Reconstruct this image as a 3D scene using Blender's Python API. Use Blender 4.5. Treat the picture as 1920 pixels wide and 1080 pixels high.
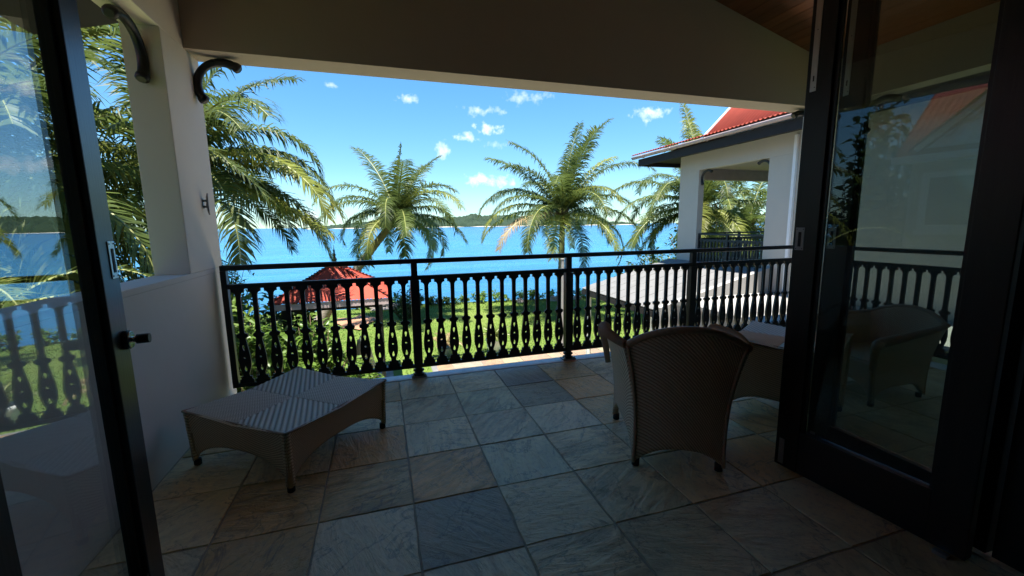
import bpy, bmesh, math, random
from math import sin, cos, pi, radians, atan2, sqrt, exp
from mathutils import Vector, Matrix, noise
random.seed(7)
R = random.Random(11)
for o in list(bpy.data.objects): bpy.data.objects.remove(o)
scene = bpy.context.scene
COL = scene.collection

# ------------------------------------------------------------------ camera
F_PX, YAW, PITCH, ROLL, CAM_H = 784.6, 0.3001, 0.1492, -0.0138, 1.3226
cy, sy, cp, sp = cos(YAW), sin(YAW), cos(PITCH), sin(PITCH)
fwd = Vector((sy*cp, cy*cp, -sp)); rgt = Vector((cy, -sy, 0)); upv = rgt.cross(fwd)
r2 = cos(ROLL)*rgt + sin(ROLL)*upv; u2 = -sin(ROLL)*rgt + cos(ROLL)*upv
cam_d = bpy.data.cameras.new('camera'); cam = bpy.data.objects.new('camera', cam_d); COL.objects.link(cam)
M = Matrix((r2, u2, -fwd)).transposed().to_4x4(); M.translation = Vector((0, 0, CAM_H))
cam.matrix_world = M
cam_d.sensor_width = 36; cam_d.lens = 36*F_PX/1920; cam_d.clip_start = 0.05; cam_d.clip_end = 60000
scene.camera = cam

# ------------------------------------------------------------------ light
SUN_FROM = Vector((-.09, -.22, .97)).normalized()
SUN_EL = math.asin(SUN_FROM.z); SUN_AZ = atan2(SUN_FROM.x, SUN_FROM.y)
world = bpy.data.worlds.new('World'); scene.world = world; world.use_nodes = True
wn, wl = world.node_tree.nodes, world.node_tree.links
wn.clear()
SKY_STRENGTH = 0.0505
sky = wn.new('ShaderNodeTexSky'); sky.sky_type = 'NISHITA'; sky.sun_disc = False
sky.sun_elevation = SUN_EL; sky.sun_rotation = SUN_AZ; sky.air_density = 1.0; sky.dust_density = 0.0; sky.ozone_density = 2.0
def WM(op, a, b=None, c=None):
    n = wn.new('ShaderNodeMath'); n.operation = op
    for i, v in enumerate((a, b, c)):
        if v is None: continue
        if hasattr(v, 'links'): wl.new(v, n.inputs[i])
        else: n.inputs[i].default_value = v
    return n.outputs[0]
tc = wn.new('ShaderNodeTexCoord'); sep = wn.new('ShaderNodeSeparateXYZ'); wl.new(tc.outputs['Generated'], sep.inputs[0])
az = WM('ARCTAN2', sep.outputs[0], sep.outputs[1]); el = WM('ARCSINE', sep.outputs[2])
# the same small fair-weather clouds come round again in every other part of the sky
az = WM('WRAP', az, -0.45 + pi*0.5, -0.45) if False else az
wrapn = wn.new('ShaderNodeMath'); wrapn.operation = 'WRAP'; wl.new(az, wrapn.inputs[0]); wrapn.inputs[1].default_value = -0.45+pi/2; wrapn.inputs[2].default_value = -0.45
azw = wrapn.outputs[0]
n1 = wn.new('ShaderNodeTexNoise'); n1.inputs['Scale'].default_value = 30; n1.inputs['Detail'].default_value = 7; n1.inputs['Roughness'].default_value = .66
wl.new(tc.outputs['Generated'], n1.inputs['Vector'])
n2 = wn.new('ShaderNodeTexNoise'); n2.inputs['Scale'].default_value = 75; n2.inputs['Detail'].default_value = 5
wl.new(tc.outputs['Generated'], n2.inputs['Vector'])
wob = WM('MULTIPLY_ADD', n1.outputs['Fac'], 2.6, -1.3)
wob2 = WM('MULTIPLY_ADD', n2.outputs['Fac'], 1.6, -0.8)
CL = [(-0.082, 0.2858, 0.014, 0.006, .7), (0.0747, 0.2718, 0.019, 0.008, .7), (0.3362, 0.2804, 0.044, 0.016, .5), (0.2391, 0.2515, 0.041, 0.011, .6),
      (0.2539, 0.2131, 0.034, 0.014, 1.), (0.2013, 0.1962, 0.034, 0.012, .8), (0.2703, 0.1803, 0.03, 0.009, .45), (0.1437, 0.1685, 0.014, 0.018, .7),
      (0.244, 0.1022, 0.052, 0.014, .9), (0.6085, 0.2319, 0.031, 0.016, .9), (-0.1379, 0.022, 0.02, 0.013, .8), (0.75, .12, .06, .014, .6), (.95, .2, .05, .02, .8)]
tot = None
for a, e, wa, we, st in CL:
    dx = WM('MULTIPLY', WM('SUBTRACT', azw, a), 1/(wa*1.4)); dy = WM('MULTIPLY', WM('SUBTRACT', el, e), 1/(we*1.35))
    r = WM('SQRT', WM('ADD', WM('MULTIPLY', dx, dx), WM('MULTIPLY', dy, dy)))
    v = WM('ADD', WM('SUBTRACT', .75, r), WM('ADD', wob, wob2))
    v = WM('MULTIPLY', WM('MINIMUM', WM('MAXIMUM', WM('MULTIPLY', v, 0.9), 0), 1), st)
    # fade the noise far from this cloud
    v = WM('MULTIPLY', v, WM('MINIMUM', WM('MAXIMUM', WM('SUBTRACT', 2.0, r), 0), 1))
    tot = v if tot is None else WM('MAXIMUM', tot, v)
hsv = wn.new('ShaderNodeHueSaturation'); hsv.inputs['Saturation'].default_value = 1.5; hsv.inputs['Hue'].default_value = 0.5; hsv.inputs['Value'].default_value = 1.0
gam = wn.new('ShaderNodeGamma'); gam.inputs[1].default_value = .66; wl.new(sky.outputs[0], gam.inputs[0]); wl.new(gam.outputs[0], hsv.inputs['Color'])
mixc = wn.new('ShaderNodeMix'); mixc.data_type = 'RGBA'; mixc.inputs[7].default_value = (4.2, 4.4, 4.6, 1)
tint = wn.new('ShaderNodeMix'); tint.data_type = 'RGBA'; tint.blend_type = 'MULTIPLY'; tint.inputs[0].default_value = 1; tint.inputs[7].default_value = (.60, .86, 1.03, 1)
wl.new(hsv.outputs[0], tint.inputs[6]); wl.new(tot, mixc.inputs[0]); wl.new(tint.outputs[2], mixc.inputs[6])
bg = wn.new('ShaderNodeBackground'); bg.inputs['Strength'].default_value = SKY_STRENGTH; wo = wn.new('ShaderNodeOutputWorld')
wl.new(mixc.outputs[2], bg.inputs[0]); wl.new(bg.outputs[0], wo.inputs[0])
sd = bpy.data.lights.new('sun', 'SUN'); sd.energy = 2.0; sd.angle = radians(.53); sd.color = (1, .96, .9)
so = bpy.data.objects.new('sun', sd); COL.objects.link(so); so.rotation_euler = (-SUN_FROM).to_track_quat('-Z', 'Y').to_euler(); so.location = (-5, -5, 20)
scene.view_settings.view_transform = 'Standard'; scene.view_settings.look = 'None'; scene.view_settings.gamma = 1
scene.view_settings.use_curve_mapping = False
scene.view_settings.exposure = 3.0
scene.render.engine = 'CYCLES'
scene.cycles.use_denoising = True
scene.cycles.max_bounces = 12; scene.cycles.diffuse_bounces = 8; scene.cycles.glossy_bounces = 4
scene.cycles.transmission_bounces = 6; scene.cycles.transparent_max_bounces = 16
scene.cycles.sample_clamp_indirect = 10
scene.cycles.caustics_reflective = False; scene.cycles.caustics_refractive = False

# ------------------------------------------------------------------ materials
MATS = {}
class NT:
    def __init__(s, name):
        s.m = bpy.data.materials.new(name); s.m.use_nodes = True; s.n = s.m.node_tree.nodes; s.l = s.m.node_tree.links
        s.n.clear(); s.out = s.n.new('ShaderNodeOutputMaterial'); MATS[name] = s.m
    def node(s, t, **k):
        n = s.n.new(t)
        for a, b in k.items():
            if a in n.bl_rna.properties.keys(): setattr(n, a, b)
        return n
    def set(s, n, key, v):
        if hasattr(v, 'links') and not isinstance(v, (float, int, tuple)): s.l.new(v, n.inputs[key])
        else: n.inputs[key].default_value = v
    def coord(s, which='Object', scale=(1, 1, 1), rot=(0, 0, 0), rand=False):
        t = s.node('ShaderNodeTexCoord'); mp = s.node('ShaderNodeMapping')
        mp.inputs['Scale'].default_value = scale; mp.inputs['Rotation'].default_value = rot
        src = t.outputs[which]
        if rand:
            oi = s.node('ShaderNodeObjectInfo'); va = s.node('ShaderNodeVectorMath', operation='ADD')
            m = s.node('ShaderNodeMath', operation='MULTIPLY'); s.l.new(oi.outputs['Random'], m.inputs[0]); m.inputs[1].default_value = 37.7
            s.l.new(src, va.inputs[0]); s.l.new(m.outputs[0], va.inputs[1]); src = va.outputs[0]
        s.l.new(src, mp.inputs['Vector']); return mp.outputs[0]
    def noise(s, vec, scale, detail=4, rough=.55, dist=0):
        n = s.node('ShaderNodeTexNoise'); s.l.new(vec, n.inputs['Vector'])
        n.inputs['Scale'].default_value = scale; n.inputs['Detail'].default_value = detail; n.inputs['Roughness'].default_value = rough; n.inputs['Distortion'].default_value = dist
        return n.outputs['Fac']
    def wave(s, vec, scale, dist=0, dirn='X', detail=2, dscale=1):
        n = s.node('ShaderNodeTexWave', bands_direction=dirn); s.l.new(vec, n.inputs['Vector'])
        n.inputs['Scale'].default_value = scale; n.inputs['Distortion'].default_value = dist; n.inputs['Detail'].default_value = detail; n.inputs['Detail Scale'].default_value = dscale
        return n.outputs['Fac']
    def ramp(s, fac, stops):
        n = s.node('ShaderNodeValToRGB'); s.l.new(fac, n.inputs[0]); e = n.color_ramp.elements
        while len(e) < len(stops): e.new(.5)
        for i, (p, c) in enumerate(stops):
            e[i].position = p; e[i].color = tuple(c)+(1,) if len(c) == 3 else c
        return n.outputs[0]
    def mix(s, fac, a, b, mode='MIX'):
        n = s.node('ShaderNodeMix', data_type='RGBA', blend_type=mode); s.set(n, 0, fac)
        s.set(n, 6, a if hasattr(a, 'links') else tuple(a)+(1,)); s.set(n, 7, b if hasattr(b, 'links') else tuple(b)+(1,)); return n.outputs[2]
    def math(s, op, a, b=0., c=0.):
        n = s.node('ShaderNodeMath', operation=op); s.set(n, 0, a); s.set(n, 1, b); s.set(n, 2, c); return n.outputs[0]
    def bump(s, h, strength=.3, dist=.01, prev=None):
        n = s.node('ShaderNodeBump'); s.l.new(h, n.inputs['Height']); n.inputs['Strength'].default_value = strength; n.inputs['Distance'].default_value = dist
        if prev is not None: s.l.new(prev, n.inputs['Normal'])
        return n.outputs[0]
    def bsdf(s, color, rough=.6, bump=None, metal=0, spec=.5, **k):
        n = s.node('ShaderNodeBsdfPrincipled')
        s.set(n, 'Base Color', color if hasattr(color, 'links') else tuple(color)+(1,)); s.set(n, 'Roughness', rough); s.set(n, 'Metallic', metal); s.set(n, 'Specular IOR Level', spec)
        for kk, v in k.items(): s.set(n, kk.replace('_', ' '), v)
        if bump is not None: s.l.new(bump, n.inputs['Normal'])
        s.l.new(n.outputs[0], s.out.inputs[0]); return n.outputs[0]

def simple(name, col, rough=.6, metal=0, spec=.5, var=.08, scale=6, bs=.1, bscale=60):
    m = NT(name); v = m.coord('Object', rand=True); f = m.noise(v, scale, 5, .6)
    c = m.ramp(f, [(.3, tuple(x*(1-var) for x in col)), (.7, tuple(min(1, x*(1+var)) for x in col))])
    b = m.bump(m.noise(v, bscale, 3), bs, .004)
    m.bsdf(c, rough, b, metal, spec); return m.m

def mat_plaster(name, col):
    m = NT(name); v = m.coord('Object'); a = m.noise(v, 1.1, 5, .6); bnoise = m.noise(v, 7, 5, .65)
    c = m.ramp(a, [(.3, tuple(x*.93 for x in col)), (.7, col)])
    c = m.mix(m.math('MULTIPLY', bnoise, .12), c, tuple(x*.72 for x in col))
    b = m.bump(m.noise(v, 90, 4, .6), .12, .004, m.bump(m.noise(v, 6, 3), .12, .02))
    m.bsdf(c, .75, b, spec=.35); return m.m
mat_plaster('plaster', (.82, .74, .61))
mat_plaster('plaster_white', (.52, .48, .41)); mat_plaster('plaster_shaded', (.50, .43, .33))  # second tone: plaster darkened to put shade on front beam and right header
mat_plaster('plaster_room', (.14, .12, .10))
simple('kerb_paint', (.82, .80, .74), .7, var=.15, scale=9)

def mat_wood(name, c1, c2, rough=.35, sc=1., axis='Y', spec=.5, coat=0):
    m = NT(name); s = {'X': (.6, 9, 9), 'Y': (9, .6, 9), 'Z': (9, 9, .6)}[axis]
    v = m.coord('Object', scale=tuple(x*sc for x in s), rand=True)
    g = m.noise(v, 3, 6, .65, .6); g2 = m.noise(v, 14, 4, .6)
    c = m.ramp(g, [(.25, c1), (.75, c2)]); c = m.mix(m.math('MULTIPLY', g2, .5), c, c1)
    oi = m.node('ShaderNodeObjectInfo'); hv = m.node('ShaderNodeHueSaturation'); m.l.new(m.math('MULTIPLY_ADD', oi.outputs['Random'], .5, .75), hv.inputs['Value']); m.l.new(c, hv.inputs['Color'])
    m.bsdf(hv.outputs[0], rough, m.bump(g2, .25, .002), spec=spec); return m.m
mat_wood('ceiling_wood', (.17, .055, .022), (.33, .125, .05), .4, axis='Y')
mat_wood('door_wood', (.010, .008, .007), (.022, .016, .013), .32, axis='Z', spec=.45)
mat_wood('floor_wood', (.05, .03, .02), (.1, .06, .04), .4)
simple('black_paint', (.012, .012, .013), .38, var=.2, bs=.12, bscale=40, spec=.4)
simple('black_bracket', (.010, .010, .010), .45, var=.2, bs=.2, bscale=30)
simple('steel', (.50, .50, .49), .32, metal=1, var=.1)
simple('dull_steel', (.30, .30, .30), .5, metal=.6, var=.1)
simple('chrome', (.7, .7, .7), .12, metal=1, var=.05)
simple('rubber', (.012, .012, .012), .7)
simple('dark_fascia', (.012, .010, .009), .8, var=.2)
simple('gutter_metal', (.42, .33, .32), .4, var=.15, scale=3, spec=.5)
simple('red_roof', (.31, .045, .022), .75, var=.2, scale=2.2, spec=.4)
simple('white_paint', (.78, .78, .77), .5, var=.04)
simple('window_dark', (.06, .08, .08), .15, var=.2)
simple('soffit_pink', (.42, .33, .30), .7, var=.08)
simple('green_pot', (.035, .085, .075), .35, var=.3, scale=8)
simple('straw', (.42, .33, .2), .8, var=.2)
simple('blue_fabric', (.10, .17, .27), .85, var=.1)
simple('grey_fabric', (.25, .25, .25), .85, var=.1)
simple('tan_wood', (.26, .21, .15), .6, var=.2)

# slate: streaked, cleft, each tile its own tint through the object colour
def mat_slate(name, outdoor=False):
    m = NT(name)
    oi = m.node('ShaderNodeObjectInfo'); base = oi.outputs['Color']
    v = m.coord('Object', rand=True); t = m.node('ShaderNodeTexCoord')
    rot = m.node('ShaderNodeVectorRotate', rotation_type='Z_AXIS'); m.l.new(v, rot.inputs['Vector']); m.l.new(m.math('MULTIPLY', oi.outputs['Random'], 6.28), rot.inputs['Angle'])
    st = m.node('ShaderNodeMapping'); st.inputs['Scale'].default_value = (1.1, 4.2, 1); m.l.new(rot.outputs[0], st.inputs[0])
    streak = m.noise(st.outputs[0], 3.2, 9, .66, 1.1); cloud = m.noise(rot.outputs[0], 2.6, 7, .62, .6); fine = m.noise(rot.outputs[0], 34, 6, .7)
    dark = m.mix(1., base, (.46, .46, .45), 'MULTIPLY'); light = m.mix(1., base, (1.35, 1.32, 1.25), 'MULTIPLY')
    c = m.mix(m.math('MULTIPLY', m.ramp(streak, [(.36, (1, 1, 1)), (.58, (0, 0, 0))]), m.math('MULTIPLY_ADD', m.math('POWER', oi.outputs['Random'], 2.), .85, .15)), base, dark)
    c = m.mix(m.math('MULTIPLY', m.ramp(cloud, [(.45, (0, 0, 0)), (.68, (1, 1, 1))]), .55), c, light)
    rust = m.ramp(m.noise(st.outputs[0], 1.7, 6, .6, 1.5), [(.54, (0, 0, 0)), (.68, (1, 1, 1))])
    al = m.math('MULTIPLY', rust, m.math('MULTIPLY_ADD', oi.outputs['Random'], .7, .05))
    c = m.mix(al, c, (.52, .29, .12)); c = m.mix(m.math('MULTIPLY', m.ramp(fine, [(.3, (1, 1, 1)), (.5, (0, 0, 0))]), .35), c, (.14, .13, .12))
    h = m.math('ADD', m.math('MULTIPLY', streak, .8), m.math('MULTIPLY', cloud, .5))
    # stepped cleft: quantise the layer height so the flakes have edges
    stepn = m.math('MULTIPLY', m.math('FLOOR', m.math('MULTIPLY', m.noise(st.outputs[0], 1.1, 9, .66, 1.3), 8.)), .12)
    b = m.bump(stepn, .9, .03, m.bump(h, .7, .022, m.bump(fine, .22, .004)))
    vein = m.ramp(m.math('ABSOLUTE', m.math('SUBTRACT', m.noise(rot.outputs[0], 2.1, 6, .6, .8), .5)), [(.0, (1, 1, 1)), (.012, (0, 0, 0))])
    c = m.mix(m.math('MULTIPLY', vein, .5), c, (.10, .09, .08))
    rg = m.ramp(fine, [(.3, (.26,)*3), (.7, (.46,)*3)])
    n = m.bsdf(c, .5, b, spec=.42)
    m.l.new(rg, n.node.inputs['Roughness']); return m.m
mat_slate('slate'); mat_slate('paving_stone')
simple('grout', (.40, .33, .23), .9, var=.2, scale=20)

# woven fibre
def mat_weave(name, col, gap, sc=1.0):
    m = NT(name); v = m.coord('UV')
    a = m.wave(v, 24*sc, 0.0, 'DIAGONAL', 0); sepn = m.node('ShaderNodeSeparateXYZ'); m.l.new(v, sepn.inputs[0])
    comb = m.node('ShaderNodeCombineXYZ'); m.l.new(m.math('MULTIPLY', sepn.outputs[0], -1.), comb.inputs[0]); m.l.new(sepn.outputs[1], comb.inputs[1])
    ov = m.coord('Object'); fib = m.noise(ov, 70, 3)
    w1 = m.wave(v, 28*sc, .3, 'DIAGONAL', 1, 3); w2 = m.wave(comb.outputs[0], 56*sc, .3, 'DIAGONAL', 1, 3)
    h = m.math('MULTIPLY', w1, m.math('MULTIPLY_ADD', w2, .7, .3))
    c = m.ramp(h, [(.02, gap), (.35, tuple(x*.8 for x in col)), (.9, col)])
    c = m.mix(m.math('MULTIPLY', m.ramp(fib, [(.4, (0, 0, 0)), (.75, (1, 1, 1))]), .35), c, tuple(x*.6 for x in col))
    n = m.bsdf(c, .5, m.bump(h, .8, .004, m.bump(fib, .2, .002)), spec=.45); return m.m
mat_weave('rattan', (.80, .66, .45), (.34, .24, .15))
# pleated top: colour comes from a baked groove attribute (real recessed gaps show the dark under-weave)
def mat_pleat():
    m = NT('rattan_top'); a = m.node('ShaderNodeAttribute', attribute_name='groove'); ov = m.coord('Object')
    ch = m.math('MULTIPLY', m.wave(ov, 36, .2, 'X', 1, 4), m.wave(ov, 36, .2, 'Y', 1, 4)); fib = m.noise(ov, 60, 4)
    c = m.mix(a.outputs['Fac'], (.90, .79, .58), (.24, .17, .10))
    c = m.mix(m.math('MULTIPLY', m.ramp(ch, [(.0, (1, 1, 1)), (.25, (0, 0, 0))]), .35), c, (.30, .24, .18))
    c = m.mix(m.math('MULTIPLY', fib, .3), c, (.40, .33, .25))
    m.bsdf(c, .45, m.bump(ch, .7, .003), spec=.5)
mat_pleat()

def mat_glass(name, tint, refl):
    m = NT(name); tr = m.node('ShaderNodeBsdfTransparent'); tr.inputs[0].default_value = tint+(1,)
    g = m.node('ShaderNodeBsdfGlossy'); g.inputs['Roughness'].default_value = 0.004; g.inputs[0].default_value = (.9, .95, 1, 1)
    lw = m.node('ShaderNodeFresnel'); lw.inputs[0].default_value = 1.52
    f = m.math('MINIMUM', m.math('MULTIPLY', lw.outputs[0], refl), 1.)
    mx = m.node('ShaderNodeMixShader'); m.l.new(f, mx.inputs[0]); m.l.new(tr.outputs[0], mx.inputs[1]); m.l.new(g.outputs[0], mx.inputs[2]); m.l.new(mx.outputs[0], m.out.inputs[0])
mat_glass('door_glass', (.95, .97, .96), .36); mat_glass('door_glass_green', (.73, .77, .74), .62)

# foliage
def mat_leaf(name, c1, c2, c3, transl=.35, rough=.42, sc=1.):
    m = NT(name); v = m.coord('Object', rand=True); f = m.noise(v, 1.6*sc, 3); f2 = m.noise(v, 9*sc, 3)
    c = m.ramp(f, [(.3, c1), (.55, c2), (.8, c3)]); c = m.mix(m.math('MULTIPLY', f2, .4), c, c1)
    oi = m.node('ShaderNodeObjectInfo'); hv = m.node('ShaderNodeHueSaturation'); m.l.new(m.math('MULTIPLY_ADD', oi.outputs['Random'], .5, .78), hv.inputs['Value']); m.l.new(c, hv.inputs['Color'])
    p = m.node('ShaderNodeBsdfPrincipled'); m.l.new(hv.outputs[0], p.inputs['Base Color']); p.inputs['Roughness'].default_value = rough; p.inputs['Specular IOR Level'].default_value = .22
    t = m.node('ShaderNodeBsdfTranslucent'); m.l.new(hv.outputs[0], t.inputs[0])
    mx = m.node('ShaderNodeMixShader'); mx.inputs[0].default_value = transl; m.l.new(p.outputs[0], mx.inputs[1]); m.l.new(t.outputs[0], mx.inputs[2]); m.l.new(mx.outputs[0], m.out.inputs[0])
mat_leaf('palm_leaf', (.055, .082, .02), (.10, .135, .03), (.17, .19, .045), .45, .45)
mat_leaf('palm_leaf_yellow', (.13, .16, .028), (.20, .22, .042), (.28, .25, .06), .45, .45)
mat_leaf('palm_leaf_dry', (.20, .14, .07), (.28, .2, .1), (.34, .26, .15), .3, .7)
mat_leaf('broad_leaf', (.09, .165, .028), (.16, .26, .045), (.27, .35, .09), .45, .35)
mat_leaf('dark_leaf', (.030, .055, .015), (.05, .09, .02), (.09, .14, .03), .3, .35)
mat_leaf('grass_blade', (.075, .13, .02), (.105, .165, .028), (.14, .19, .04), .3, .6, .3)
simple('rachis', (.24, .25, .07), .5, var=.2)
simple('coconut', (.26, .15, .03), .5, var=.4, scale=4)
simple('husk', (.13, .085, .05), .9, var=.4, scale=9, bs=.6, bscale=20)
def mat_trunk():
    m = NT('palm_trunk'); v = m.coord('Object'); f = m.noise(v, 5, 6, .7); w = m.noise(m.coord('Object', scale=(1, 1, 6)), 7, 4, .6)
    c = m.ramp(w, [(.3, (.13, .10, .075)), (.55, (.24, .20, .16)), (.75, (.36, .32, .27))]); c = m.mix(m.math('MULTIPLY', f, .4), c, (.12, .09, .06))
    m.bsdf(c, .85, m.bump(w, .6, .02), spec=.2)
mat_trunk()
def mat_lawn():
    m = NT('lawn_grass'); v = m.coord('Object'); a = m.noise(v, .35, 5, .6); b = m.noise(v, 3.2, 6, .7); c3 = m.noise(v, 45, 4, .7)
    c = m.ramp(a, [(.3, (.07, .125, .02)), (.55, (.105, .165, .03)), (.75, (.15, .185, .045))])
    c = m.mix(m.math('MULTIPLY', m.ramp(b, [(.4, (0, 0, 0)), (.7, (1, 1, 1))]), .5), c, (.20, .21, .06)); c = m.mix(m.math('MULTIPLY', c3, .3), c, (.05, .09, .014))
    m.bsdf(c, .9, m.bump(c3, .3, .03), spec=.1)
mat_lawn()
def mat_sea():
    m = NT('sea_water'); v = m.coord('Object')
    lw = m.coord('Object', scale=(.35, 1, 1), rot=(0, 0, .3))
    r1 = m.noise(m.coord('Object', scale=(.5, 1.3, 1), rot=(0, 0, .25)), .9, 6, .68, .5); r2_ = m.noise(lw, .12, 5, .6, .4); r3 = m.noise(v, 4.2, 4, .6); big = m.noise(m.coord('Object', scale=(.25, 1, 1)), .012, 4, .6)
    c = m.ramp(big, [(.32, (.008, .09, .25)), (.5, (.014, .13, .31)), (.68, (.03, .17, .35))])
    sp = m.node('ShaderNodeSeparateXYZ'); m.l.new(v, sp.inputs[0]); lg = m.math('LOGARITHM', m.math('MAXIMUM', m.math('ADD', sp.outputs[1], m.math('MULTIPLY', m.noise(lw, .03, 3), 12.)), 20.), 10.)
    dep = m.ramp(m.math('MULTIPLY_ADD', lg, .4, -.5), [(.04, (.012, .085, .20)), (.16, (.024, .16, .27)), (.30, (.032, .20, .31)), (.48, (.014, .13, .26)), (.7, (.007, .085, .21))])
    c = m.mix(.8, c, dep)
    c = m.mix(m.math('MULTIPLY', m.ramp(r1, [(.35, (1, 1, 1)), (.6, (0, 0, 0))]), .35), c, (.005, .055, .19))
    for sc_, amt in ((.22, .34), (.05, .30), (.015, .22)):
        rr = m.noise(m.coord('Object', scale=(.28, 1.5, 1), rot=(0, 0, .2)), sc_, 6, .72, .6)
        c = m.mix(m.math('MULTIPLY', m.ramp(rr, [(.42, (1, 1, 1)), (.58, (0, 0, 0))]), amt), c, (.006, .07, .18)); c = m.mix(m.math('MULTIPLY', m.ramp(rr, [(.56, (0, 0, 0)), (.72, (1, 1, 1))]), amt), c, (.05, .25, .36))
    h = m.math('ADD', m.math('MULTIPLY', r2_, 1.4), m.math('MULTIPLY', r1, .5)); b = m.bump(h, .55, .8, m.bump(r3, .35, .06))
    m.bsdf(c, .22, b, spec=.38, IOR=1.33)
mat_sea()
def mat_island():
    m = NT('island_forest'); v = m.coord('Object'); a = m.noise(v, .02, 6, .65); b = m.noise(v, .09, 5, .7)
    c = m.ramp(a, [(.35, (.022, .04, .024)), (.6, (.038, .058, .034)), (.8, (.07, .08, .05))]); c = m.mix(m.math('MULTIPLY', b, .6), c, (.025, .045, .03))
    m.bsdf(c, .95, m.bump(b, 1, 8), spec=.1)
mat_island()
simple('concrete_tile', (.15, .148, .142), .9, var=.12, scale=3); mat_plaster('render_grey', (.30, .29, .27)); simple('sand', (.55, .48, .38), .95, var=.12, scale=.3)
simple('bounce_stone', (.52, .45, .34), .8, var=.12, scale=1.5); simple('earth', (.30, .15, .08), .95, var=.3, scale=2)
def mat_rock():
    m = NT('rock'); v = m.coord('Object', rand=True); a = m.noise(v, 3, 7, .7)
    m.bsdf(m.ramp(a, [(.3, (.16, .13, .11)), (.6, (.36, .31, .27)), (.8, (.5, .45, .4))]), .9, m.bump(a, .8, .06), spec=.2)
mat_rock()

# ------------------------------------------------------------------ helpers
def tag(o, label=None, cat=None, group=None, kind=None):
    if label: o['label'] = label
    if cat: o['category'] = cat
    if group: o['group'] = group
    if kind: o['kind'] = kind
    return o
def empty(name, loc=(0, 0, 0), rz=0, parent=None):
    o = bpy.data.objects.new(name, None); COL.objects.link(o); o.location = loc; o.rotation_euler = (0, 0, rz); o.empty_display_size = .2
    if parent: o.parent = parent
    return o
def link(name, me, mats, parent=None, smooth=False, loc=None, rz=0):
    if not isinstance(mats, (list, tuple)): mats = [mats]
    if me.materials.__len__() == 0:
        for m in mats: me.materials.append(MATS[m])
    if smooth:
        for p in me.polygons: p.use_smooth = True
    o = bpy.data.objects.new(name, me); COL.objects.link(o)
    if parent: o.parent = parent
    if loc is not None: o.location = loc
    if rz: o.rotation_euler = (0, 0, rz)
    return o
def bm_mesh(bm, name='mesh'):
    bmesh.ops.recalc_face_normals(bm, faces=bm.faces)
    me = bpy.data.meshes.new(name); bm.to_mesh(me); bm.free(); return me
def box_bm(bm, x0, x1, y0, y1, z0, z1, bev=0, mat=0):
    vs = [bm.verts.new((x, y, z)) for z in (z0, z1) for y in (y0, y1) for x in (x0, x1)]
    fs = [bm.faces.new([vs[i] for i in f]) for f in ((0, 2, 3, 1), (4, 5, 7, 6), (0, 1, 5, 4), (2, 6, 7, 3), (0, 4, 6, 2), (1, 3, 7, 5))]
    for f in fs: f.material_index = mat
    if bev:
        es = list({e for f in fs for e in f.edges}); bmesh.ops.bevel(bm, geom=es, offset=bev, segments=2, affect='EDGES', profile=.6)
def box(name, x0, x1, y0, y1, z0, z1, mat, parent=None, bev=0, **k):
    bm = bmesh.new(); box_bm(bm, x0, x1, y0, y1, z0, z1, bev); return link(name, bm_mesh(bm, name), mat, parent, **k)
def prism(name, pts, axis, a0, a1, mat, parent=None):
    """pts: polygon in the two other axes, extruded along axis"""
    bm = bmesh.new()
    def P(p, a): return {'X': (a, p[0], p[1]), 'Y': (p[0], a, p[1]), 'Z': (p[0], p[1], a)}[axis]
    A = [bm.verts.new(P(p, a0)) for p in pts]; B = [bm.verts.new(P(p, a1)) for p in pts]
    bm.faces.new(A); bm.faces.new(B[::-1]); n = len(pts)
    for i in range(n): bm.faces.new((A[i], B[i], B[(i+1) % n], A[(i+1) % n]))
    return link(name, bm_mesh(bm, name), mat, parent)
def tube_bm(bm, pts, rad, seg=8, cap=True, mat=0):
    pts = [Vector(p) for p in pts]; n = len(pts); rings = []; up = None
    for i, p in enumerate(pts):
        t = (pts[min(i+1, n-1)]-pts[max(i-1, 0)]).normalized()
        if up is None: up = t.orthogonal().normalized()
        up = (up-t*up.dot(t))
        if up.length < 1e-5: up = t.orthogonal()
        up.normalize(); s = t.cross(up); r = rad[i] if isinstance(rad, (list, tuple)) else rad
        rings.append([bm.verts.new(p+r*(cos(2*pi*k/seg)*up+sin(2*pi*k/seg)*s)) for k in range(seg)])
    for i in range(n-1):
        for k in range(seg):
            f = bm.faces.new((rings[i][k], rings[i][(k+1) % seg], rings[i+1][(k+1) % seg], rings[i+1][k])); f.smooth = True; f.material_index = mat
    if cap: bm.faces.new(rings[0][::-1]).material_index = mat; bm.faces.new(rings[-1]).material_index = mat
def tube(name, pts, rad, mat, parent=None, seg=10):
    bm = bmesh.new(); tube_bm(bm, pts, rad, seg); me = bm_mesh(bm, name); return link(name, me, mat, parent)
def lathe(name, prof, mat, parent=None, seg=16, loc=None):
    bm = bmesh.new(); rings = []
    for r, z in prof: rings.append([bm.verts.new((r*cos(2*pi*k/seg), r*sin(2*pi*k/seg), z)) for k in range(seg)])
    for i in range(len(prof)-1):
        for k in range(seg):
            f = bm.faces.new((rings[i][k], rings[i][(k+1) % seg], rings[i+1][(k+1) % seg], rings[i+1][k])); f.smooth = True
    bm.faces.new(rings[0]); bm.faces.new(rings[-1]); return link(name, bm_mesh(bm, name), mat, parent, loc=loc)
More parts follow.
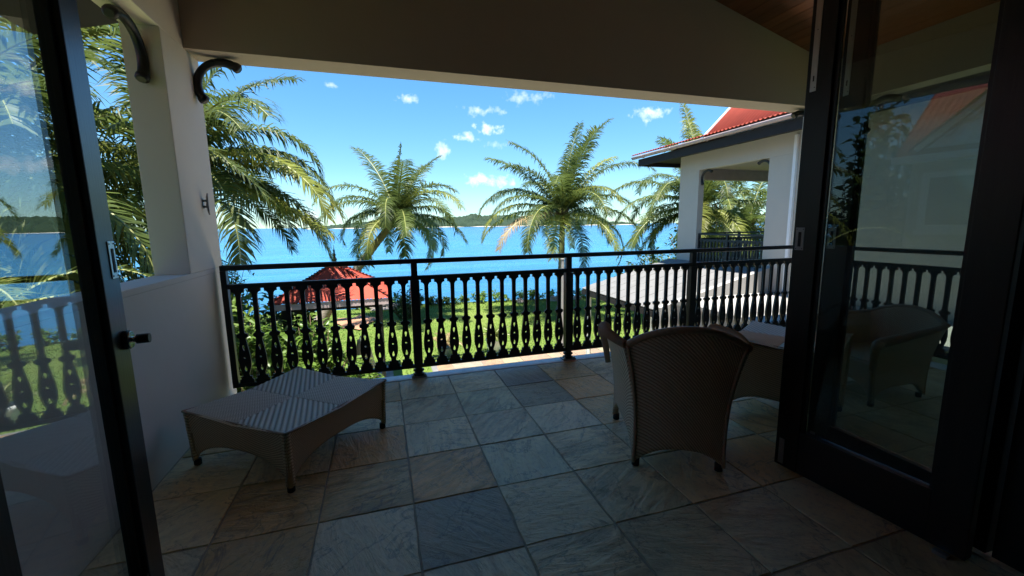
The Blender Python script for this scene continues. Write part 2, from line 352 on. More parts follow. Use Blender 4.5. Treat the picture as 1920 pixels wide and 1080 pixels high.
def grid_bm(bm, fn, nu, nv, mat=0, uvl=None, uvfn=None, smooth=True):
    V = [[bm.verts.new(fn(i/nu, j/nv)) for j in range(nv+1)] for i in range(nu+1)]
    for i in range(nu):
        for j in range(nv):
            f = bm.faces.new((V[i][j], V[i+1][j], V[i+1][j+1], V[i][j+1])); f.smooth = smooth; f.material_index = mat
            if uvl is not None:
                for lp, (a, b) in zip(f.loops, ((i, j), (i+1, j), (i+1, j+1), (i, j+1))): lp[uvl].uv = uvfn(a/nu, b/nv)
    return V

# ================================================================== BALCONY SHELL
XL, XR = -1.2, 4.69; YB0, YB1 = 3.55, 3.80; HEAD = 2.535; EAVE = 2.99; RIDGE_X = 1.745; RIDGE_Z = 3.78; ROOM_Y = .78
def ceil_z(x): return EAVE + (RIDGE_Z-EAVE)*(1-abs(x-RIDGE_X)/(RIDGE_X-XL))
house = empty('house', (0, 0, 0)); tag(house, 'white plastered house whose covered balcony frames the view, with timber ceiling', 'house')
# left side wall in pieces that meet edge to edge
prism('side_wall', [(ROOM_Y, -3), (YB1, -3), (YB1, 1.0), (ROOM_Y, 1.0)], 'X', XL-.2, XL, 'plaster', house)
box('window_sill', XL-.2, XL, 1.0, YB1, 1.0, 1.035, 'plaster', house, .004)
box('corner_pillar', XL-.2, XL, 3.225, YB1, 1.035, HEAD, 'plaster', house, .006)
box('wall_pier', XL-.2, XL, ROOM_Y, 1.0, 1.0, HEAD, 'plaster', house)
box('window_header', XL-.2, XL, ROOM_Y, YB1, HEAD, EAVE, 'plaster', house, .004)
# right side: pillar, header, no parapet
box('corner_pillar', XR, XR+.2, 3.225, YB1, 0.0, HEAD, 'plaster', house, .006)
box('window_header', XR, XR+.2, ROOM_Y, YB1, HEAD, EAVE, 'plaster_shaded', house, .004)
box('wall_pier', XR, XR+.2, ROOM_Y, 1.15, 0.0, HEAD, 'plaster', house)
box('side_wall', XR, XR+.2, ROOM_Y, YB1, -3, 0, 'plaster', house)
prism('front_beam', [(XL, HEAD), (XR, HEAD), (XR, EAVE), (RIDGE_X, RIDGE_Z), (XL, EAVE)], 'Y', YB0, YB1, 'plaster_shaded', house)
prism('front_wall', [(XL, -3), (XR, -3), (XR, -.14), (XL, -.14)], 'Y', 3.52, 3.70, 'plaster_white', house)
# room behind the camera
RX0, RX1, RY = -2.6, 4.9, -4.2
box('room_wall', RX0-.15, RX0, RY, ROOM_Y-.2, 0, 2.85, 'plaster_room', house)
box('room_wall', RX1, RX1+.15, RY, ROOM_Y-.2, 0, 2.85, 'plaster_room', house)
box('room_wall', RX0-.15, RX1+.15, RY-.15, RY, 0, 2.85, 'plaster_room', house)
box('room_wall', RX0-.15, -.76, ROOM_Y-.2, ROOM_Y, -3, 2.85, 'plaster', house)
box('room_wall', 2.30, RX1+.15, ROOM_Y-.2, ROOM_Y, -3, 2.85, 'plaster', house)
prism('gable_wall', [(XL-.2, 2.60), (XR+.2, 2.60), (XR+.2, EAVE), (RIDGE_X, RIDGE_Z+.05), (XL-.2, EAVE)], 'Y', ROOM_Y-.003, ROOM_Y-.18, 'plaster', house)
box('room_ceiling', RX0-.15, RX1+.15, RY-.15, ROOM_Y-.19, 2.86, 2.95, 'plaster_room', house)
# dark timber jambs and head of the door opening
jm = empty('door_frame', parent=house); tag(jm)
box('jamb', -.76, -.66, ROOM_Y-.20, ROOM_Y+.06, 0.02, 2.60, 'door_wood', jm); box('jamb', 2.20, 2.30, ROOM_Y-.20, ROOM_Y+.06, 0.02, 2.60, 'door_wood', jm)
box('head', -.76, 2.30, ROOM_Y-.19, ROOM_Y+.055, 2.602, 2.70, 'door_wood', jm)
# timber ceiling boards following the rake
ceil = empty('ceiling', parent=house)
for side in (-1, 1):
    x_out = XL if side < 0 else XR
    L = sqrt((RIDGE_X-x_out)**2+(RIDGE_Z-EAVE)**2); n = 27; w = L/n
    bm = bmesh.new(); box_bm(bm, -w/2+.0025, w/2-.0025, ROOM_Y, YB0-.002, 0, .02, .003); me = bm_mesh(bm, 'ceiling_board')
    for i in range(n):
        t = (i+.5)/n; x = x_out+(RIDGE_X-x_out)*t; z = EAVE+(RIDGE_Z-EAVE)*t
        b = link('ceiling_board', me, 'ceiling_wood', ceil, loc=(x, 0, z-.003)); b.rotation_euler = (0, side*atan2(RIDGE_Z-EAVE, abs(RIDGE_X-x_out)), 0)
# roof shell with its dark eave
def slab(name, x0, z0, x1, z1, y0, y1, th, mat, parent):
    return prism(name, [(x0, z0), (x1, z1), (x1, z1+th), (x0, z0+th)], 'Y', y0, y1, mat, parent)
sl = (RIDGE_Z-EAVE)/(RIDGE_X-XL)
roof = slab('roof', XL-1.1, EAVE-1.1*sl+.03, RIDGE_X, RIDGE_Z+.03, -4.6, 4.12, .10, 'dark_fascia', house)
slab('roof', RIDGE_X, RIDGE_Z+.03, XR+1.1, EAVE-1.1*sl+.03, -4.6, 4.12, .10, 'dark_fascia', house)
slab('roof_sheeting', XL-1.16, EAVE-1.16*sl+.135, RIDGE_X, RIDGE_Z+.135, -4.7, 4.2, .03, 'red_roof', house)
slab('roof_sheeting', RIDGE_X, RIDGE_Z+.135, XR+1.16, EAVE-1.16*sl+.135, -4.7, 4.2, .03, 'red_roof', house)
# curved timber brackets in the corners of the openings
def bracket(parent, corner, du, dv, r=.25, side=Vector((0, 1, 0))):
    """corner: inner corner; du, dv: unit vectors along beam and down the pillar"""
    c = Vector(corner); du = Vector(du); dv = Vector(dv); pts = []; rad = []
    r = r*.66; N = 26; ctr = c+(du+dv)*(r+.012)
    for i in range(N+1):
        a = radians(-38+(90+76)*i/N)      # 0 = touching the beam, 90 = touching the pillar
        pts.append(ctr-dv*r*cos(a)-du*r*sin(a)); q = abs(2*i/N-1); rad.append(.026+.004*q)
    for i, k in ((0, .036), (1, .036), (N-1, .036), (N, .036)): rad[i] = k
    pts = [pts[0]+(pts[0]-pts[1]).normalized()*.012]+pts+[pts[-1]+(pts[-1]-pts[-2]).normalized()*.012]; rad = [.022]+rad+[.022]
    return tube('bracket', pts, rad, 'black_bracket', parent, 12)
bracket(house, (XL+.005, 3.68, HEAD-.02), (1, 0, 0), (0, 0, -1))
bracket(house, (XR-.005, 3.68, HEAD-.02), (-1, 0, 0), (0, 0, -1))
bracket(house, (XL-.1, 3.225, HEAD-.02), (0, -1, 0), (0, 0, -1), .27)
bracket(house, (XR+.1, 3.225, HEAD-.02), (0, -1, 0), (0, 0, -1), .27)

# floor: one slate per object
floor = empty('balcony_floor'); tag(floor, kind='structure')
box('mortar_bed', XL, XR, ROOM_Y-.18, 3.60, -.14, -.0045, 'grout', floor)
box('kerb', XL, XR, 3.605, 3.735, -.15, .004, 'kerb_paint', floor, .006)
BEIGE, GREY, GREEN, DARK, RUST, BROWN = (.84, .66, .36), (.78, .64, .37), (.68, .59, .33), (.44, .355, .21), (.80, .46, .17), (.72, .48, .20)
TC = {(0, 3): BROWN, (0, 2): RUST, (1, 3): RUST, (1, 4): DARK, (2, 3): GREEN, (2, 2): GREY, (1, 2): BEIGE, (1, 1): BEIGE, (2, 1): GREEN, (3, 1): DARK, (2, 4): BEIGE, (3, 3): BEIGE,
      (0, 4): BEIGE, (0, 5): BEIGE, (1, 5): GREY, (-1, 4): BROWN, (-1, 3): BROWN, (-1, 5): GREY, (4, 1): RUST, (4, 2): BROWN, (3, 2): GREY, (2, 5): BEIGE, (3, 4): BEIGE, (3, 5): GREY, (4, 3): GREEN,
      (1, 0): GREY, (2, 0): GREY, (3, 0): (.30, .25, .2), (4, 0): BROWN, (5, 0): GREY}
PITCH_T = .4235
ROWS = [3.600, 3.178]+[3.178-.4240*k for k in range(1, 7)]
XC = [.0785+PITCH_T*k for k in range(-4, 13)]
tr = random.Random(5)
for j in range(len(ROWS)-1):
    y1, y0 = ROWS[j], ROWS[j+1]
    if y1 < ROOM_Y: break
    for i in range(len(XC)-1):
        x0, x1 = max(XC[i], XL), min(XC[i+1], XR)
        if x1-x0 < .03: continue
        c, r = i-3, j
        base = TC.get((c, r)) or tr.choice([BEIGE, GREY, BEIGE, GREEN, BROWN, GREY])
        bm = bmesh.new(); g = .0022; cx, cyy = (x0+x1)/2, (y0+y1)/2
        hx, hy = (x1-x0)/2-g, (y1-max(y0, ROOM_Y-.18))/2-g; cyy = (y1+max(y0, ROOM_Y-.18))/2
        # slightly irregular hand-cut edge
        per = []
        for (ax, ay, bx, by) in ((-1, -1, 1, -1), (1, -1, 1, 1), (1, 1, -1, 1), (-1, 1, -1, -1)):
            for k in range(4):
                t = k/4; jx = tr.uniform(-.0045, .0008)*(2.2 if tr.random() < .12 else 1); px_, py_ = ax+(bx-ax)*t, ay+(by-ay)*t
                per.append(((hx+jx)*px_, (hy+jx)*py_))
        dz = tr.uniform(-.0015, .0015)
        top = [bm.verts.new((px_*.992, py_*.992, dz+tr.uniform(-.0008, .0008))) for px_, py_ in per]
        mid = [bm.verts.new((px_, py_, dz-.0035)) for px_, py_ in per]; bot = [bm.verts.new((px_, py_, -.03)) for px_, py_ in per]
        bm.faces.new(top); m_ = len(per)
        for k in range(m_):
            bm.faces.new((mid[k], mid[(k+1) % m_], top[(k+1) % m_], top[k])); bm.faces.new((bot[k], bot[(k+1) % m_], mid[(k+1) % m_], mid[k]))
        o = link('slate_tile', bm_mesh(bm, 'slate_tile'), 'slate', floor, loc=(cx, cyy, 0))
        v = tr.uniform(.88, 1.14); o.color = (base[0]*v, base[1]*v, base[2]*v, 1)
rf = box('room_floor', RX0, RX1, RY, ROOM_Y-.20, -.14, -.002, 'floor_wood'); tag(rf, kind='structure')

# ------------------------------------------------------------------ RAILINGS
def curve_mesh(loops, depth, name):
    cu = bpy.data.curves.new(name, 'CURVE'); cu.dimensions = '2D'; cu.fill_mode = 'BOTH'; cu.extrude = depth/2
    for lp in loops:
        s = cu.splines.new('POLY'); s.points.add(len(lp)-1); s.use_cyclic_u = True
        for p, q in zip(s.points, lp): p.co = (q[0], q[1], 0, 1)
    o = bpy.data.objects.new('tmp', cu); COL.objects.link(o); dg = bpy.context.evaluated_depsgraph_get(); me = bpy.data.meshes.new_from_object(o.evaluated_get(dg))
    bpy.data.objects.remove(o); bpy.data.curves.remove(cu)
    bm = bmesh.new(); bm.from_mesh(me); bmesh.ops.remove_doubles(bm, verts=bm.verts, dist=1e-5)
    bmesh.ops.rotate(bm, verts=bm.verts, cent=(0, 0, 0), matrix=Matrix.Rotation(pi/2, 3, 'X')); bm.to_mesh(me); bm.free(); me.name = name; return me
BP = .1095
half = BP/2
prof = [(half-.0012, .868), (half-.012, .868), (half-.012, .845)]
for k in range(7):
    a = k/6*pi/2; prof.append((half-.012-(.0255)*sin(a), .845-.03*(1-cos(a))-.001))
prof += [(.0165, .80), (.0158, .535), (.020, .518), (.036, .512), (.0385, .500), (.035, .488), (.022, .480), (.0215, .462), (.030, .40), (.0385, .335), (.0410, .29), (.038, .25), (.028, .212), (.0215, .195), (.0215, .172), (.038, .170), (.038, .148), (half-.006, .147), (half-.006, .118)]
outline = prof+[(-x, z) for x, z in prof[::-1]]
def circ(cx, cz, r, n=8): return [(cx+r*cos(2*pi*k/n), cz+r*sin(2*pi*k/n)) for k in range(n)]
tear_dn = [(0, .372), (.0085, .400), (.0095, .412), (.006, .422), (0, .425), (-.006, .422), (-.0095, .412), (-.0085, .400)]
tear_up = [(x, .635-z) for x, z in tear_dn]
bal_me = curve_mesh([outline, tear_dn[::-1], circ(0, .322, .0085)[::-1], tear_up[::-1]], .020, 'baluster'); bal_me.materials.append(MATS['black_paint'])
def railing(root, x0, x1, posts, top_z=1.05, end_posts=(True, True), feet=True, simple_=False):
    """runs along local +X"""
    box('top_rail', x0, x1, -.026, .026, top_z-.040, top_z, 'black_paint', root, .006)
    box('middle_rail', x0, x1, -.020, .020, .868, .905, 'black_paint', root, .004)
    box('bottom_rail', x0, x1, -.020, .020, .088, .118, 'black_paint', root, .004)
    spans = []; edges = [x0]+list(posts)+[x1]
    for px in posts:
        p = box('post', px-.026, px+.026, -.0255, .0255, .018, top_z-.038, 'black_paint', root, .004)
        box('sleeve', px-.037, px+.037, -.034, .034, .121, .866, 'black_paint', p, .004)
        if feet:
            lathe('collar', [(.030, .018), (.052, .024), (.052, .034), (.034, .040), (.034, .055), (.048, .060), (.048, .070), (.032, .078)], 'black_paint', p, 14, (px, 0, 0))
            box('base_plate', px-.065, px+.065, -.05, .05, .004, .018, 'dull_steel', p, .003)
            for sx in (-1, 1): lathe('bolt', [(.012, 0), (.012, .010), (.007, .016), (.002, .017)], 'steel', p, 8, (px+sx*.052, -.036, .018))
    for xe, on in zip((x0, x1), end_posts):
        if on: s = 1 if xe == x0 else -1; box('post', min(xe, xe+s*.04), max(xe, xe+s*.04), -.0255, .0255, .088, top_z-.040, 'black_paint', root, .003)
    for a, b in zip(edges[:-1], edges[1:]):
        lo = a+(.040 if a in posts else .042); hi = b-(.040 if b in posts else .042)
        n = max(1, int(round((hi-lo)/BP))); st = (hi-lo)/n
        for k in range(n):
            o = bpy.data.objects.new('baluster', bal_me); COL.objects.link(o); o.parent = root; o.location = (lo+(k+.5)*st, 0, 0); o.scale = (st/BP*.999, 1, 1)
front_rail = empty('balcony_railing', (0, 3.655, 0))
tag(front_rail, 'black railing with vase shaped balusters along the seaward edge of the slate balcony', 'railing', 'black balcony railings')
railing(front_rail, -1.170, 4.66, [.255, 1.70, 3.14])
side_rail = empty('balcony_railing', (XR+.06, 3.20, 0), -pi/2)
tag(side_rail, 'black baluster railing closing the right side of the balcony behind the door glass', 'railing', 'black balcony railings')
railing(side_rail, 0.0, 2.04, [])

# ------------------------------------------------------------------ FOLDING DOORS
def folding_door(loc, rz, flip, label, knob=False, gmat='door_glass_green'):
    """local +Y runs from the hinge to the free edge, visible face towards local +X*flip"""
    root = empty('folding_door', loc, rz); tag(root, label, 'door', 'dark timber folding glass doors')
    W, H, T = .76, 2.56, .052; f = flip
    def bx(name, x0, x1, *a, **k): return box(name, min(x0*f, x1*f), max(x0*f, x1*f), *a, **k)
    bx('stile', 0, -T, W-.115, W, .015, H, 'door_wood', root, bev=.004)
    bx('stile', 0, -T, 0, .12, .015, H, 'door_wood', root, bev=.004)
    bx('bottom_rail', -.003, -T+.003, .12, W-.115, .015, .24, 'door_wood', root, bev=.003)
    bx('top_rail', -.003, -T+.003, .12, W-.115, H-.14, H, 'door_wood', root, bev=.003)
    bx('glass_pane', -T+.014, -T+.020, .121, W-.116, .241, H-.141, gmat, root)
    for nm, a0, a1, z0, z1 in (('glazing_bead', .12, .135, .24, H-.14), ('glazing_bead', W-.130, W-.115, .24, H-.14)):
        bx(nm, -T+.021, -T+.035, a0, a1, z0, z1, 'door_wood', root)
    # flush pull: plate with a dark recess
    pz = 1.235; yc = W-.034
    pl = bx('flush_pull', .0005, .0030, yc-.021, yc+.021, pz-.056, pz+.056, 'steel' if knob else 'dull_steel', root, bev=.001)
    bx('recess', .0031, .0045, yc-.007, yc+.007, pz-.038, pz+.034, 'rubber', pl)
    for s in (-1, 1):
        for t in (-1, 1): bx('screw', .0030, .0042, yc-.015+s*.0-.002+(.015+s*.015), yc-.015+.002+(.015+s*.015), pz+t*.048-.002, pz+t*.048+.002, 'rubber', pl)
    if knob:
        kz = .985; kb = empty('door_knob', (0, 0, 0), 0, root)
        def cyl(nm, r, x0, x1, m, y=yc): return tube(nm, [(x0*f, y, kz), (x1*f, y, kz)], r, m, kb, 18)
        cyl('rose', .030, .0, .012, 'black_paint'); cyl('ring', .026, .0121, .018, 'chrome'); cyl('neck', .009, .018, .03, 'chrome'); cyl('knob_head', .015, .03, .062, 'black_paint')
    else:
        bp = bx('flush_bolt', .0005, .003, yc-.014, yc+.014, 1.93, 2.42, 'steel', root, bev=.001)
        bx('slot', .0031, .0042, yc-.003, yc+.003, 1.975, 2.0, 'rubber', bp); bx('screw', .0031, .0042, yc-.009, yc-.005, 1.945, 1.949, 'rubber', bp); bx('screw', .0031, .0042, yc-.003, yc+.001, 2.20, 2.204, 'rubber', bp)
        bx('flush_bolt', .0005, .003, yc-.014, yc+.014, .03, .17, 'dull_steel', root, bev=.001)
    b = bx('floor_pivot', .004, .03, .04, .085, .0, .014, 'steel', root)
    return root
# left leaf: free edge at (-.784, 1.6), leaning -8 degrees
A8 = radians(8); W_ = .76
folding_door((-.784+sin(A8)*W_, 1.6-cos(A8)*W_, 0), A8, 1, 'tall black framed glass door leaf at the left, round knob on its stile', True, 'door_glass')
A7 = radians(6.3)
folding_door((1.995+sin(A7)*W_, 1.615-cos(A7)*W_, 0), A7, -1, 'black framed glass door leaf at the right with a long steel bolt plate high up')
# second leaf folded behind the right one, next to the jamb
d2 = folding_door((2.205, .86, 0), radians(-1.5), -1, 'second dark glass door leaf folded behind the right hand one')

# ------------------------------------------------------------------ WOVEN FURNITURE
def pleated_top_mesh(side, rib=.028, n=168, corner=.02):
    bm = bmesh.new(); S = side; gl = bm.verts.layers.float.new('groove')
    grooves = {}
    def fn(u, v):
        x, y = (u-.5)*S, (v-.5)*S
        q = (x > 0) == (y > 0); rr = 1/sqrt(2)
        # quadrants: diagonal ribs in one pair, finer cross ribs in the other
        if not q: ph = (x+y)*rr/rib; g = (.5+.5*cos(2*pi*ph))**1.6
        else: ph = (x-y)*rr/(rib*.5); g = .5+.5*cos(2*pi*ph); g *= .5
        ex = max(abs(x), abs(y))/(S/2)
        saddle = corner*(abs(x)*abs(y)/(S*S/4))**.8+.012*0
        edge = min(1, (1-ex)*14)
        cl = min(abs(x), abs(y)); g2 = max(g, .8*max(0, 1-cl/.004))
        pin = 1-.022*(1-(min(abs(x), abs(y))/(S/2))**2)*ex**3
        dz = -.0085*g2*edge-.012*(1-edge)**2
        grooves[(round(u*n), round(v*n))] = min(1, g2**1.5)*edge
        return (x*pin, y*pin, saddle+dz)
    V = grid_bm(bm, fn, n, n)
    for i in range(n+1):
        for j in range(n+1): V[i][j][gl] = grooves[(i, j)]
    me = bm_mesh(bm, 'woven_top'); return me
def woven_stool(name, loc, rz, side, h, label, cat, group, legz=.16):
    root = empty(name, loc, rz); tag(root, label, cat, group)
    link('woven_top', pleated_top_mesh(side), 'rattan_top', root, loc=(0, 0, h-.02)); s = side/2
    for k in range(4):
        bm = bmesh.new(); uv = bm.loops.layers.uv.new('UV')
        def fn(u, v):
            x = (u-.5)*side; a = abs(2*u-1)
            ztop = h-.028+.02*(a)**1.6*0+.018*a**2.2; arch = .035+(legz-.035)*max(0, 1-a**5.5)**.55*(1-.10*(1-a*a)*0)
            arch = .035+(legz-.035)*(1-a**3.2)
            z = ztop+(arch-ztop)*v
            bulge = -.022*(1-a*a)*(1-0)+.010*sin(pi*v)*0-.012*v
            xx = x*(1-.03*v)
            return (xx, -(s-.006+bulge), z)
        grid_bm(bm, fn, 60, 12, uvl=uv, uvfn=lambda u, v: (u*side*1.1, v*h*1.1))
        me = bm_mesh(bm, 'side_panel'); o = link('side_panel', me, 'rattan', root, rz=k*pi/2)
        sm = o.modifiers.new('thick', 'SOLIDIFY'); sm.thickness = .022; sm.offset = 1 if False else -1
    tubes = bmesh.new()
    for k in range(4):
        a = k*pi/2; p0 = Vector((-s+.004, -s+.004, 0)); p1 = Vector((s-.004, -s+.004, 0)); rot = Matrix.Rotation(a, 3, 'Z')
        pts = []
        for i in range(25):
            u = i/24; x = (u-.5)*side; aa = abs(2*u-1); pts.append(rot @ Vector((x*.995, -(s-.002-.021*(1-aa*aa)), h-.026+.018*aa**2.2)))
        tube_bm(tubes, pts, .007, 8)
    link('rim', bm_mesh(tubes, 'rim'), 'rattan', root)
    for sx in (-1, 1):
        for sy_ in (-1, 1):
            c = (sx*(s-.030), sy_*(s-.030)); lg = lathe('leg', [(.014, .03), (.017, .06), (.020, .2)], 'rattan', root, 10, (c[0]+sx*.006, c[1]+sy_*.006, 0))
            lathe('foot', [(.014, 0), (.019, .004), (.019, .036), (.012, .037)], 'rubber', root, 12, (c[0], c[1], 0))
    return root
woven_stool('footstool', (-.563, 2.700, 0), radians(-38.5), .775, .335, 'low square woven rattan footstool with pleated top standing by the left wall', 'footstool', 'woven rattan furniture', .145)
woven_stool('side_table', (2.62, 2.09, 0), radians(-62), .62, .56, 'taller woven rattan table behind the armchair, half hidden by the right door', 'table', 'woven rattan furniture', .17)

def armchair(loc, rz, label):
    root = empty('armchair', loc, rz); tag(root, label, 'armchair', 'woven rattan furniture')
    # local: back along -Y at y=0, front towards +Y
    def back_pt(u, v):       # v 0 bottom .. 1 top
        s = 2*u-1; w = .228+.100*v**1.7+.018*v
        zt = .705+.098*(1-s*s); zb = .035+.10*max(0, 1-abs(s)**2.5)
        z = zb+(zt-zb)*v
        hgt = z/.75; w = .230-.014*sin(pi*min(1, hgt))+.062*hgt**2.2
        x = s*w; y = -.05*(1-s*s)*(.4+.6*hgt)-.06*hgt**2+.02
        return Vector((x, y, z))
    bm = bmesh.new(); uv = bm.loops.layers.uv.new('UV'); grid_bm(bm, back_pt, 36, 26, uvl=uv, uvfn=lambda u, v: (u*.6, v*.75))
    o = link('back_panel', bm_mesh(bm, 'back_panel'), 'rattan', root); sm = o.modifiers.new('thick', 'SOLIDIFY'); sm.thickness = .024; sm.offset = 0
    for sd in (-1, 1):
        def side_pt(u, v):   # u 0 back .. 1 front
            bk = back_pt(0 if sd < 0 else 1, v)
            a = abs(2*u-1); zb = .035+.13*max(0, 1-a**4)
            zt = .705-.095*u**.8+.02*sin(pi*u)+.03*max(0, u-.75)
            z = zb+(zt-zb)*v; h = z/.70
            xf = .285-.02*sin(pi*min(1, h))+.085*h**2.2; bkx = .230-.014*sin(pi*min(1, h))+.062*h**2.2; byy = -.06*h**2+.02
            x = bkx+(xf-bkx)*u+.03*sin(pi*u)*h; y = byy+(.60+.09*h**2-byy)*u
            return Vector((sd*x, y, z))
        bm = bmesh.new(); uv = bm.loops.layers.uv.new('UV'); grid_bm(bm, side_pt, 34, 24, uvl=uv, uvfn=lambda u, v: (u*.7, v*.7))
        o = link('side_panel', bm_mesh(bm, 'side_panel'), 'rattan', root); sm = o.modifiers.new('thick', 'SOLIDIFY'); sm.thickness = .026; sm.offset = 0
        # rolled arm: a fat band wrapped with fibre, turning over at the front
        bm = bmesh.new(); pts = [side_pt(u/24, 1.0)+Vector((sd*.012*(u/24), 0, .002)) for u in range(25)]; rads = [.016+.022*(u/24)**1.2 for u in range(25)]
        e = pts[-1]; pts += [e+Vector((sd*.004, .022, -.008)), e+Vector((sd*.006, .036, -.030)), e+Vector((0, .040, -.065)), e+Vector((-sd*.012, .03, -.13)), e+Vector((-sd*.03, .015, -.25))]; rads += [.038, .036, .030, .024, .018]
        tube_bm(bm, pts, rads, 14)
        # coils round the roll
        for k in range(0, 46):
            t = k/46*(len(pts)-5); i = int(t); f_ = t-i; p = pts[i].lerp(pts[i+1], f_); d = (pts[i+1]-pts[i]).normalized(); rr = rads[i]+(rads[i+1]-rads[i])*f_+.0025
            a_ = d.orthogonal().normalized(); b_ = d.cross(a_)
            tube_bm(bm, [p+rr*(cos(q*pi/5)*a_+sin(q*pi/5)*b_) for q in range(11)], .0042, 4, False)
        link('arm_roll', bm_mesh(bm, 'arm_roll'), 'rattan', root)
        # piping down the corner between back and side
        tube('piping', [back_pt(0 if sd < 0 else 1, v/20)+Vector((sd*.004, -.012, 0)) for v in range(21)], .0105, 'rattan', root, 8)
        fp = side_pt(1, 0); lathe('foot', [(.015, 0), (.021, .004), (.021, .044), (.014, .045)], 'rubber', root, 12, (fp.x-sd*.012, fp.y-.015, 0))
        fp = side_pt(0, 0); lathe('foot', [(.015, 0), (.021, .004), (.021, .044), (.014, .045)], 'rubber', root, 12, (fp.x-sd*.012, fp.y+.015, 0))
        tube('front_leg', [side_pt(1, v/8)+Vector((-sd*.006, -.012, 0)) for v in range(0, 8)], .020, 'rattan', root, 10)
    tube('back_rim', [back_pt(u/24, 1)+Vector((0, -.002, .004)) for u in range(25)], .019, 'rattan', root, 10)
    # seat and apron
    def seat_pt(u, v):
        s = 2*u-1; y = .03+.55*v; w = .212+.045*v; return Vector((s*w, y-.03*(1-s*s)*(1-v), .385-.018*(1-s*s)*sin(pi*v)))
    bm = bmesh.new(); uv = bm.loops.layers.uv.new('UV'); grid_bm(bm, seat_pt, 16, 16, uvl=uv, uvfn=lambda u, v: (u*.5, v*.6)); o = link('seat', bm_mesh(bm, 'seat'), 'rattan', root)
    sm = o.modifiers.new('thick', 'SOLIDIFY'); sm.thickness = .03; sm.offset = 0
    def apr(u, v): s = 2*u-1; zb = .035+.17*max(0, 1-abs(s)**4); return Vector((s*.272, .590, .385+(zb-.385)*v))
    bm = bmesh.new(); uv = bm.loops.layers.uv.new('UV'); grid_bm(bm, apr, 24, 8, uvl=uv, uvfn=lambda u, v: (u*.5, v*.3)); o = link('apron', bm_mesh(bm, 'apron'), 'rattan', root)
    sm = o.modifiers.new('thick', 'SOLIDIFY'); sm.thickness = .02; sm.offset = 0
    return root
armchair((1.453, 1.726, 0), radians(-26), 'woven rattan tub armchair seen from behind beside the right door')
armchair((3.85, 2.15, 0), radians(84), 'second woven rattan armchair seen through the right door glass by the side railing').scale = (.92, .92, .80)

# wall cleat for the blind cord
cl = empty('wall_cleat', (XL, 3.565, 1.50)); tag(cl, 'small steel cord cleat screwed to the left pillar', 'cleat')
tube('horn_bar', [(.034, 0, -.075), (.030, 0, -.05), (.028, 0, 0), (.030, 0, .05), (.034, 0, .078)], [.004, .007, .008, .007, .004], 'dull_steel', cl)
for z in (-.018, .024): lathe('stand_off', [(.009, 0), (.008, .028)], 'dull_steel', cl, 10).matrix_basis = Matrix.Translation((0, 0, z)) @ Matrix.Rotation(pi/2, 4, 'Y')
box('back_plate', 0.0005, .004, -.012, .012, -.032, .038, 'dull_steel', cl)

# ================================================================== GARDEN
G = -2.8
def ground_z(x, y): return G
lw = []; 
bm = bmesh.new()
NX, NY = 60, 50
def lawn_fn(u, v):
    x = -45+100*u; y = -12+34.6*v
    edge = 22.2 - .12*(x-2) if x > 2 else 22.2-.02*(x-2)
    y = -12+(edge+12+.5*noise.noise(Vector((x*.35, 0, 3)))+.3)*v
    return (x, y, G+.05*noise.noise(Vector((x*.2, y*.2, 0)))*min(1, max(0, (y-14)/4)))
grid_bm(bm, lawn_fn, NX, NY); lawn = link('lawn', bm_mesh(bm, 'lawn'), 'lawn_grass'); tag(lawn, kind='structure')
def lawn_edge(x): return (22.2-.12*(x-2) if x > 2 else 22.2-.02*(x-2))+.3+.5*noise.noise(Vector((x*.35, 0, 3)))
# shore bank under the lawn edge
bm = bmesh.new()
grid_bm(bm, lambda u, v: (-45+100*u, lawn_edge(-45+100*u)-.05+2.2*v+.2*noise.noise(Vector((u*90, v*3, 1))), G-.02-1.9*v), 120, 6); sb = link('shore_bank', bm_mesh(bm, 'shore_bank'), 'rock'); tag(sb, kind='structure')
# seabed of lawn far sides
SEA = -4.25
me = bpy.data.meshes.new('sea'); me.from_pydata([(-30000, -200, SEA), (30000, -200, SEA), (30000, 45000, SEA), (-30000, 45000, SEA)], [], [(0, 1, 2, 3)]); sea = link('sea', me, 'sea_water'); tag(sea, kind='structure')
# island on the horizon
prof_i = [(-9, 0), (-7.6, 6), (-4.6, 20), (-2, 30), (3.2, 42), (7, 52), (9.5, 64), (13, 68), (16.5, 60), (20, 55), (24.5, 44), (28, 26), (31, 12), (33.2, 4), (34, 0)]
def hi(a):
    for (a0, h0), (a1, h1) in zip(prof_i[:-1], prof_i[1:]):
        if a0 <= a <= a1: t = (a-a0)/(a1-a0); return h0+(h1-h0)*t
    return 0
bm = bmesh.new()
def isl(u, v):
    a = -9+43*u; h = hi(a); r = 2050+620*v+60*noise.noise(Vector((a*.4, 0, 0))); k = sin(pi*min(1, v*1.02))**.6 if v < 1 else 0
    z = SEA-.5+h*k*(.82+.30*noise.noise(Vector((a*.55, v*4, 2))))+k*(8*noise.noise(Vector((a*2.5, v*16, 5)))+6*noise.noise(Vector((a*9, v*50, 8))))+(2.5 if 0 < v < 1 else 0)
    return (r*sin(radians(a)), r*cos(radians(a)), max(z, SEA-.5))
grid_bm(bm, isl, 420, 40, smooth=False); io = link('island', bm_mesh(bm, 'island'), 'island_forest'); tag(io, kind='structure')
bm = bmesh.new(); grid_bm(bm, lambda u, v: ((2030+35*v)*sin(radians(-8.6+42*u)), (2030+35*v)*cos(radians(-8.6+42*u)), SEA+.15+2.2*v), 120, 2); tag(link('beach', bm_mesh(bm, 'beach'), 'sand'), kind='structure')

